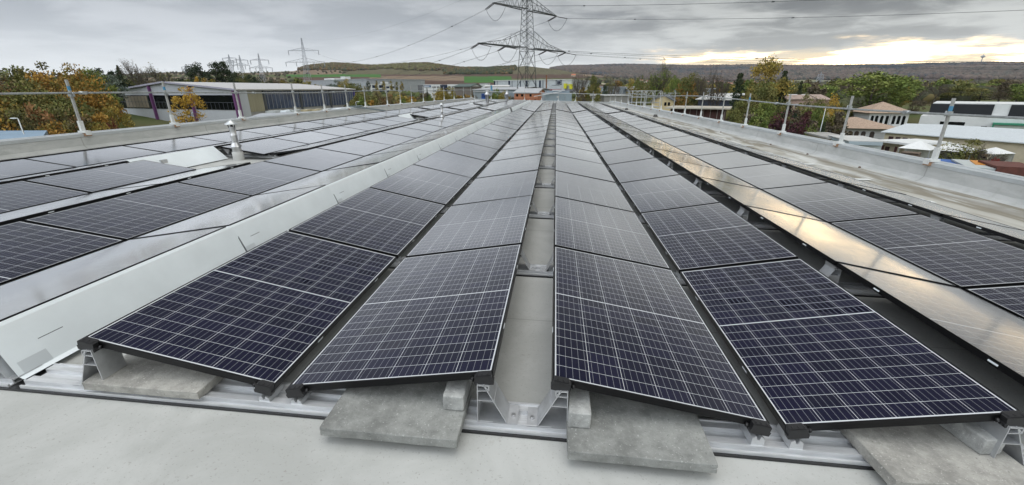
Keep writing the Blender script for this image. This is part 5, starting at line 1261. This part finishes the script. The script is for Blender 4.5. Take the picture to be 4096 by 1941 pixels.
arches(b, [8*K8, 30*K8, 62*K8, 82*K8, 104*K8, 132*K8, 160*K8, 196*K8], 19*K8, b.z1-2.4, b.z1-.5, mt=mat('arch_shadow_brown', (.07, .055, .045), .8), nm='arch')
b.part('chimney', mat('white_chimney', (.5, .5, .48), .8), 20*K8, 24*K8, 3, 4, b.z1+.5, b.z1+2.2)
b = Bld('low_house', 'low cream house with flat roof and three dark windows in front of the villa', gxy(3362, 55.2), gxy(3452, 54.6), 7, -9, zat(556, 3400, 55), CREAM); K9 = b.L/90
b.flat(M_('felt_roof', (.33, .32, .30)), .3, .2); b.windows([22*K9, 42*K9, 62*K9], 11*K9, b.z1-1.9, b.z1-.75, mat('maroon_window', (.05, .02, .025), .3), frame=None)
b = Bld('weatherboard_house', 'house with white boarding, light blue fascia and a wide dark window', gxy(3450, 50), gxy(3590, 49), 6, -9, zat(566, 3520, 49.5), mat('white_boarding', (.52, .56, .56), .7, var=.06)); KA = b.L/140
b.part('fascia', M_('pale_blue_fascia', (.36, .43, .47), .5), -.1, b.L*.98, -.35, 6.3, b.z1-.38, b.z1); b.part('roof', M_('membrane_roof', (.5, .5, .48), .6), -.2, b.L+.4, -.3, 6.3, b.z1, b.z1+.08)
b.windows([34*KA], 54*KA, b.z1-2.1, b.z1-.85, WIN, frame=M_('dark_window_frame', (.12, .12, .12))); b.windows([110*KA], 26*KA, b.z1-2.6, b.z1-.85, mat('maroon_door', (.10, .035, .035), .6), 'door')
for j in range(8): b.part('board_joint', M_('board_shadow', (.40, .43, .44)), 92*KA, 110*KA, -.02, 0, b.z1-2.4+j*.25, b.z1-2.38+j*.25)
b = Bld('porch_house', 'cream wing with dark red shutters and a pale canopy next to the boarded house', gxy(3592, 52), gxy(3665, 50), 6, -9, zat(570, 3630, 51), CREAM); KB = b.L/73
b.part('roof', WHITE, -.2, b.L+1.6, -.9, 5, b.z1, b.z1+.22); b.windows([18*KB], 18*KB, b.z1-1.6, b.z1-.5, MATS['maroon_window']); b.windows([2*KB, 58*KB], 10*KB, b.z1-2.3, b.z1-.4, MATS['maroon_door'], 'shutter')
b = Bld('long_metal_roof_hall', 'cream hall with a long bright metal roof behind the tents', gxy(3592, 66), gxy(4300, 50), 9, -9, zat(529, 3592, 66), CREAM); KC = b.L/430
m = MB(); m.hexa([b.P(-.4, -.5, b.z1-.05), b.P(b.L, -.5, b.z1-.05), b.P(b.L, 4.5, b.z1+1.15), b.P(-.0, 4.5, b.z1+1.15), b.P(-.4, -.5, b.z1+.08), b.P(b.L, -.5, b.z1+.08), b.P(b.L, 4.5, b.z1+1.3), b.P(4.5, 4.5, b.z1+1.3)]); m.hexa([b.P(4.5, 4.5, b.z1+1.15), b.P(b.L, 4.5, b.z1+1.15), b.P(b.L, 9.5, b.z1), b.P(-.4, 9.5, b.z1), b.P(4.5, 4.5, b.z1+1.3), b.P(b.L, 4.5, b.z1+1.3), b.P(b.L, 9.5, b.z1+.1), b.P(-.4, 9.5, b.z1+.1)])
m.build('roof', mat('bright_metal_roof', (.60, .64, .66), .4, .15, var=.05), b.t); b.windows([.6, 1.5, 2.4, 3.3], .6, b.z1-1.1, b.z1-.55, MATS['maroon_window'])
# white modern building
b = Bld('modern_white_building', 'large white modern building with black panels and wall-mounted fans', gxy(3716, 92), gxy(4330, 78), 20, -9, zat(463, 3720, 92), WHITE); 
b.part('upper_storey', WHITE, 1.2, b.L, 1.5, 18, b.z1, zat(412, 3760, 92)); zu = zat(412, 3760, 92)
b.part('black_cladding', mat('black_panel', (.012, .014, .018), .3), 1.0, 10.0, 1.3, 1.5, b.z1+.3, zu-.15); b.part('black_cladding', MATS['black_panel'], b.L*.62, b.L, 1.3, 1.5, b.z1-2, zu-.15)
b.windows([3.2], 3.6, b.z1-3.2, b.z1-1.0, WIN); b.part('canopy', mat('green_trim', (.03, .22, .13), .5), 10.5, b.L, -2.2, 0, b.z1-1.15, b.z1-.85)
b.part('canopy_screen', M_('grey_green_screen', (.36, .40, .36)), 10.5, b.L, -1.9, -1.7, b.z0, b.z1-1.15)
for u in (10.5, 17.5, 24.5): b.part('canopy_post', MATS['green_trim'], u, u+.22, -2.1, -1.9, b.z0, b.z1-1.1)
for u in (17.0, 19.2):
    fn = b.part('fan_unit', M_('fan_grey', (.42, .42, .40)), u, u+1.5, .9, 1.5, b.z1+.55, b.z1+1.75); m = MB(); c_ = b.P(u+.8, .85, b.z1+1.15); c2_ = b.P(u+.8, .95, b.z1+1.15); m.tube([c_, c2_], .45, 14); m.build('fan_grille', WIN, fn)
b.windows([22], 1.0, b.z1+.2, b.z1+2.4, M_('blue_glass', (.10, .2, .24), .2)); b.t.children[-1].data.transform(Matrix.Translation((b.n[0]*1.5, b.n[1]*1.5, 0)))
b.part('cone_speaker', PLAST, 9.1, 9.9, -.6, 0, b.z1-2.4, b.z1-1.6)
# tents
def tent(px0, px1, d0, d1, ye, yr, lab):
    b = Bld('party_tent', lab, gxy(px0, d0), gxy(px1, d1), 3.0, -9, -8.9, WHITE, 'tent', 'white tents'); ze, zr = zat(ye, (px0+px1)/2, (d0+d1)/2), zat(yr, (px0+px1)/2, (d0+d1)/2)
    hip(b, mat('tent_canvas', (.66, .67, .66), .6, var=.04), ze, zr-ze, .1)
    for u in (0, b.L):
        for n in (0, 3.0): b.part('pole', GALV, u-.04, u+.04, n-.04, n+.04, -9, ze)
    b.part('side_wall', M_('canvas_wall', (.5, .5, .46)), .0, b.L*.98, 2.9, 2.95, -9, ze)
tent(3668, 3800, 47, 45, 596, 566, 'white tent with hipped canvas roof left of the second right post foot')
tent(3790, 3975, 48, 45, 604, 578, 'white tent behind the thorny tree'); tent(3985, 4075, 52, 50, 612, 590, 'small white tent at the right, behind the containers')
def cont(px0, px1, d0, d1, yt, mt, lab, nm='shipping_container'):
    b = Bld(nm, lab, gxy(px0, d0), gxy(px1, d1), 2.4, -9, zat(yt, px0, d0), mt, 'container', 'containers and skips'); n = int(b.L/.45)
    b.part('rib_strip', mt, 0, b.L, -.05, 0, b.z1-.12, b.z1)
    for j in range(n): b.part('rib', mt, b.L*j/n, b.L*j/n+.12, -.045, 0, b.z0, b.z1-.12)
    return b
cont(3748, 3890, 40, 33, 630, mat('container_blue', (.015, .09, .33), .5, var=.15, scale=.8), 'bright blue container behind the right parapet')
cont(3905, 3985, 38, 34, 636, M_('container_pale', (.42, .45, .44)), 'pale grey container with an orange top band'); 
bo = cont(3985, 4015, 37, 35, 640, mat('container_orange', (.55, .22, .03), .5), 'orange container piece right of the pale one'); cont(4020, 4110, 36, 33, 640, mat('container_rust', (.11, .035, .025), .7, var=.2), 'dark rust-red container at the right edge')
b = Bld('pallet_stack', 'stack of light wooden pallets above the containers', gxy(3960, 46), gxy(4015, 45), 1.4, -9, zat(618, 3980, 45.5), mat('pallet_wood', (.42, .28, .14), .8, var=.2, scale=3), 'pallet stack')
for j in range(4): b.part('pallet_gap', WIN, .2+j*.4, .4+j*.4, -.02, 0, b.z1-.25, b.z1-.08)
b = Bld('pallet_stack', 'dark brown wooden pallets under the first tent', gxy(3682, 42), gxy(3760, 41), 1.4, -9, zat(612, 3720, 41.5), mat('pallet_dark', (.12, .085, .06), .8, var=.3, scale=3), 'pallet stack')
for j in range(5): b.part('pallet_gap', WIN, .1, b.L-.1, -.02, 0, b.z1-.12-j*.18, b.z1-.06-j*.18)
# ------------------------------------------------------------------ street lamps
def lamp(px, yt, dep, side, lab):
    p = gxy(px, dep); zt = zat(yt, px, dep); t = thing('street_lamp', lab, 'street lamp', (p[0], p[1], -9), 'street lamps'); MB().tube([(p[0], p[1], -9), (p[0], p[1], zt)], [.09, .05], 8).build('pole', GALV, t)
    m = MB(); m.lathe([(.01, .08), (.12, .06), (.15, .0), (.01, -.03)], (0, 0, 0), 12); m.v = [(p[0]+side*.45+x*3.0, p[1]+y, zt+z) for x, y, z in m.v]; m.build('lamp_head', mat('lamp_cover', (.62, .66, .66), .3), t)
lamp(27, 475, 42, -1, 'white-headed street lamp low at the left picture edge'); lamp(438, 430, 75, 1, 'small street lamp head in front of the yellow tree by the hall'); lamp(1417, 408, 95, 1, 'street lamp head just right of the hall end'); lamp(3320, 430, 62, 1, 'thin street lamp left of the golden tree'); 
# ------------------------------------------------------------------ parked cars
def car_parts():
    b = MB(); b.prism([(-2.1, .25), (2.1, .25), (2.15, .7), (1.9, .85), (1.1, .92), (-1.75, .95), (-2.12, .8)], -.85, .85); g = MB(); g.prism([(-1.75, .951), (1.12, .93), (.45, 1.42), (-1.2, 1.45)], -.75, .75)
    r = MB(); r.prism([(-1.15, 1.452), (.4, 1.422), (.3, 1.48), (-1.05, 1.50)], -.68, .68); wl = []
    for x in (-1.3, 1.35):
        for y in (-.82, .82): q = MB(); q.tube([(x, y-.1, .32), (x, y+.1, .32)], .32, 12); wl.append(q.data('wheel', PLAST))
    return b, g.data('windscreen', WIN), r, wl
cb, cg, cr_, cw_ = car_parts(); CC = [('white', (.6, .6, .6)), ('silver', (.35, .36, .37)), ('dark grey', (.06, .06, .07)), ('blue', (.03, .07, .2)), ('black', (.02, .02, .02))]
cd = {n: (cb.data('body', mat('car_'+n.replace(' ', '_'), c, .3, .3)), cr_.data('roof', mat('car_'+n.replace(' ', '_'), c, .3, .3))) for n, c in CC}
rs = random.Random(9); cars = [(1462+i*17, 320+3*i, CC[(i*2) % 5][0], 'row in front of the white offices') for i in range(9)]+[(1600+i*13, 255+2*i, CC[(i*3+1) % 5][0], 'car park left of the office with the blue sign') for i in range(5)]+[(2645, 88, 'white', 'spot left of the cream house'), (2548, 92, 'white', 'spot beside the scaffold landing'), (1830, 150, 'white', 'spot below the office right wing')]
seen = {}
for px, d, cn, where in cars:
    p = gxy(px, d); k = seen.get(where, 0); seen[where] = k+1
    t = thing('parked_car', '%s parked car in the %s, %s from the left' % (cn, where, ORD[k]), 'car', (p[0], p[1], zg(*p)+.02), 'parked cars'); t['label'] = t['label'].replace(' parked car in the', ' car in the').replace('car park left of the office with the blue sign', 'car park left of the blue-signed office'); t.rotation_euler = (0, 0, rs.uniform(-.4, .4)+(1.2 if k % 2 else 0))
    place('body', cd[cn][0], t); place('windscreen', cg, t); place('roof', cd[cn][1], t)
    for w_ in cw_: place('wheel', w_, t)
# ------------------------------------------------------------------ pylons
def lattice(m, c, ax, z0, z1, w0, w1, n, tk, tb):
    """square lattice shaft rotated so that ax is one face direction"""
    ax = np.array([ax[0], ax[1], 0.]); ay = np.array([-ax[1], ax[0], 0.]); prev = None
    for i in range(n+1):
        f = i/n; f = 1-(1-f)**1.0; z = z0+(z1-z0)*f; w_ = (w0+(w1-w0)*f)/2; cs = [np.array([c[0], c[1], z])+ax*w_*sx+ay*w_*sy for sx, sy in ((-1, -1), (1, -1), (1, 1), (-1, 1))]
        if prev:
            for j in range(4):
                m.bar(prev[j], cs[j], tk); m.bar(prev[j], cs[(j+1) % 4], tb); m.bar(prev[(j+1) % 4], cs[j], tb)
        if i in (0, n):
            for j in range(4): m.bar(cs[j], cs[(j+1) % 4], tb)
        prev = cs
def crossarm(c, z, half, body, rise, tk, tb, mt, root, nm='crossarm', n=7, knee=None):
    kf, kr = knee or (.5, .5)
    def top(f): return rise*(1+(kr-1)*f/kf if f < kf else kr*(1-f)/(1-kf))
    m = MB(); h = np.array([half[0], half[1], 0]); L = np.linalg.norm(h); a = h/L; b = np.array([-a[1], a[0], 0])
    for s in (-1, 1):
        tip = np.array([c[0], c[1], z])+s*h
        for sb in (-1, 1):
            r = np.array([c[0], c[1], z])+s*a*body/2+b*sb*body/2; tp = r+np.array([0, 0, rise])
            m.bar(r, tip+b*sb*.25, tk, tk*1.2); km = r+(tip-r)*kf+np.array([0, 0, rise*kr]); m.bar(tp, km, tb*1.5); m.bar(km, tip+b*sb*.2, tb*1.5)
            for i in range(1, n):
                f0, f1 = (i-.5)/n, i/n; p = r+(tip-r)*f0; q = r+(tip-r)*f1+np.array([0, 0, top(f1)]); q0 = r+(tip-r)*((i-1)/n)+np.array([0, 0, top((i-1)/n)])
                m.bar(p, q, tb*.8); m.bar(p, q0, tb*.8)
        r1, r2 = [np.array([c[0], c[1], z])+s*a*body/2+b*sb*body/2 for sb in (-1, 1)]
        for i in range(n): f = i/n; g = (i+1)/n; m.bar(r1+(tip-r1)*f, r2+(tip-r2)*g, tb*.8); m.bar(r2+(tip-r2)*f, r1+(tip-r1)*g, tb*.8)
    m.build(nm, mt, root)
PC = gxy(2107, 150); fwd = np.array([math.sin(YAW), math.cos(YAW)]); rgt = np.array([fwd[1], -fwd[0]])
hv = 14.5*rgt+17*fwd; hu = 10.2*rgt+12*fwd; axv = hv/np.linalg.norm(hv)
zL, zU, zT = zat(193, 2107, 150), zat(40, 2107, 150), zat(3, 2107, 150)
py = thing('power_pylon', 'big dark lattice pylon with two crossarms rising in the centre', 'pylon', (PC[0], PC[1], -8), 'high-voltage pylons')
m = MB(); lattice(m, PC, axv, -8.5, zL-1, 5.6, 3.4, 4, .18, .08); lattice(m, PC, axv, zL-1, zT, 3.4, 2.2, 9, .15, .06); lattice(m, PC, axv, zT, zT+8, 2.2, .5, 4, .16, .08); m.build('mast', PYL, py)
crossarm(PC, zL, hv, 3.3, 4.9, .22, .075, PYL, py, n=8, knee=(.45, .34)); crossarm(PC, zU, hu, 2.5, 3.4, .21, .075, PYL, py, n=6)
def cat_(m, p, q, sag, r, n=24, f0=0., f1=1., nside=4):
    p = np.array(p, float); q = np.array(q, float); pts = []
    for i in range(n+1):
        f = f0+(f1-f0)*i/n; w_ = p+(q-p)*f; w_[2] -= sag*4*f*(1-f); pts.append(w_)
    m.tube(pts, r, nside); return pts
c3 = np.array([PC[0], PC[1], 0.])
tips = [('upper left', c3-np.array([*hu, 0]), zU), ('upper right', c3+np.array([*hu, 0]), zU), ('outer left lower', c3-np.array([*hv, 0]), zL), ('inner left lower', c3-np.array([*hv, 0])*.48, zL), ('inner right lower', c3+np.array([*hv, 0])*.48, zL), ('outer right lower', c3+np.array([*hv, 0]), zL)]
LPc = gxy(1237, 470); dirR = (340*rgt+(-197)*fwd); RPc = PC+dirR
INS = mat('insulator', (.05, .045, .045), .4)
uL = (LPc-PC)/np.linalg.norm(LPc-PC); uR = dirR/np.linalg.norm(dirR)
hL = np.array([11, 3.])[0]*rgt
far_off = {'upper left': (-9, 1), 'upper right': (9, 1), 'outer left lower': (-12, 0), 'inner left lower': (-6, 0), 'inner right lower': (6, 0), 'outer right lower': (12, 0)}
zLl, zLu = zat(250, 1237, 470), zat(204, 1237, 470)
for nm_, tp, z in tips:
    tp = tp.copy(); tp[2] = z-.2
    for side_, u_dir, Pe, ze_l, ze_u, sag in (('left', uL, LPc, zLl, zLu, 13), ('right', uR, RPc, 16, 30, 10.5)):
        e = tp+np.array([u_dir[0], u_dir[1], -.22])*4.2; m = MB(); pr_ = np.array([-u_dir[1], u_dir[0], 0])
        for s in (-.28, .28): m.tube([tp+pr_*s, (tp+e)/2+pr_*s, e+pr_*s], [.10, .13, .10], 6)
        o = m.build('insulator_string', INS, py)
        off, up = far_off[nm_]; ax_ = rgt if side_ == 'left' else np.array([-uR[1], uR[0]])*-1
        q = np.array([*(Pe+ax_*off*(1 if side_ == 'left' else -1)), ze_u if up else ze_l])
        t = thing('power_line', 'conductor bundle from the %s arm of the big pylon towards the %s' % (nm_, side_), 'power line', e, 'power lines'); m = MB()
        for s in (-.22, .22): cat_(m, e+pr_*s+np.array([0, 0, 0]), q+pr_*s, sag, .022 if side_ == 'right' else .024, 26)
        m.build('wire', WIREM, t); m = MB()
        for f in (.06, .17, .29, .41):
            w_ = e+(q-e)*f; w_[2] -= sag*4*f*(1-f); m.box(tuple(w_-[.24, .24, .10]), tuple(w_+[.24, .24, .10]))
        m.build('spacer', WIREM, t)
    a = tp+np.array([*uL, -.22])*4.2; b_ = tp+np.array([*uR, -.22])*4.2; m = MB()
    for s in (-.18, .18):
        pts = []
        for i in range(13): f = i/12; w_ = a+(b_-a)*f; w_[2] -= 3.4*(1-(2*f-1)**2); pts.append(w_+np.array([0, s, s*.6]))
        m.tube(pts, .032, 4)
    m.build('jumper_loop', WIREM, py)
# earth wire from the peak
pk = (PC[0], PC[1], zT+8)
for side_, q in (('left', (*LPc, zat(152, 1237, 470))), ('right', (*RPc, 44.))):
    t = thing('power_line', 'single thin earth wire from the pylon peak towards the %s' % side_, 'power line', pk, 'power lines'); m = MB(); cat_(m, pk, q, 8, .016); m.build('wire', WIREM, t)
def far_pylon(px, ybase, ytop, yu, yl, dep, wu, wl, lab):
    c = gxy(px, dep); zb_ = min(zg(*c), zat(ybase, px, dep))-3; t = thing('power_pylon', lab, 'pylon', (c[0], c[1], zb_), 'high-voltage pylons'); s = dep/470.
    zt, zu_, zl_ = zat(ytop, px, dep), zat(yu, px, dep), zat(yl, px, dep); m = MB()
    lattice(m, c, rgt, zb_, zl_, 7*s**.3, 3.2*s**.3, 5, .22*s, .10*s); lattice(m, c, rgt, zl_, zt, 3.2*s**.3, .5, 6, .18*s, .08*s); m.build('mast', FARPYL, t)
    crossarm(c, zl_, rgt*wl/2/F_PX*dep, 3, (zl_-zb_)*.12, .24*s, .10*s, FARPYL, t, n=4); crossarm(c, zu_, rgt*wu/2/F_PX*dep, 2.4, (zt-zu_)*.22, .24*s, .10*s, FARPYL, t, n=4)
    for k_ in (-.98, .98): m = MB(); p = c+rgt*wu/2/F_PX*dep*k_; m.bar((p[0], p[1], zu_), (p[0], p[1], zu_-4*s), .7*s, .3*s); m.build('insulator_string', FARPYL, t)
    for k_ in (-.98, -.45, .45, .98): m = MB(); p = c+rgt*wl/2/F_PX*dep*k_; m.bar((p[0], p[1], zl_), (p[0], p[1], zl_-4*s), .6*s, .3*s); m.build('insulator_string', FARPYL, t)
    return c
far_pylon(1238, 305, 152, 203, 249, 470, 112, 145, 'largest distant pylon above the hall roof, left of the big one')
far_pylon(1060, 306, 214, 241, 272, 760, 68, 85, 'second distant pylon, left of the largest distant one'); far_pylon(985, 285, 220, 241, 262, 1000, 55, 62, 'right one of the close pair of distant pylons'); far_pylon(944, 285, 218, 233, 250, 1020, 50, 50, 'left one of the close pair of distant pylons'); far_pylon(765, 292, 260, 268, 276, 1800, 30, 20, 'tiny pylon on the skyline at the left')
far_pylon(3270, 345, 288, 300, 312, 1500, 20, 24, 'small pylon on the slope of the right ridge')
# radio tower on the ridge
p = gxy(3886, 4900); z0 = zg(*p); s_ = 4900/F_PX; t = thing('radio_tower', 'slim telecom tower with a round head on the right ridge', 'tower', (p[0], p[1], z0), None)
MB().tube([(p[0], p[1], z0-10), (p[0], p[1], z0+34*s_)], [3.4*s_*.5, 2.2*s_*.5], 10).build('shaft', FARPYL, t); MB().lathe([(1*s_, 24*s_), (6*s_, 27*s_), (6.5*s_, 30*s_), (2*s_, 33*s_)], (p[0], p[1], z0), 16).build('head', FARPYL, t); MB().tube([(p[0], p[1], z0+33*s_), (p[0], p[1], z0+46*s_)], .5*s_, 6).build('antenna', FARPYL, t)

# ------------------------------------------------------------------ air
hz = bpy.data.materials.new('haze_air'); hz.use_nodes = True; t = NT(hz.node_tree); t.n.remove(t.n['Principled BSDF']); pv = t.new('ShaderNodeVolumePrincipled')
pv.inputs['Density'].default_value = 4.5e-5; pv.inputs['Color'].default_value = (.86, .90, .96, 1); pv.inputs['Anisotropy'].default_value = .2
t.l.new(pv.outputs[0], t.n['Material Output'].inputs['Volume'])
zmin = min(v[2] for v in vv)-1.5; zmax = max(max(v[2] for v in vv), 560)+20
o = MB().box((-9600, -9600, zmin), (9600, 9600, zmax)).build('haze', hz); tag(o, None, None, None, 'stuff')
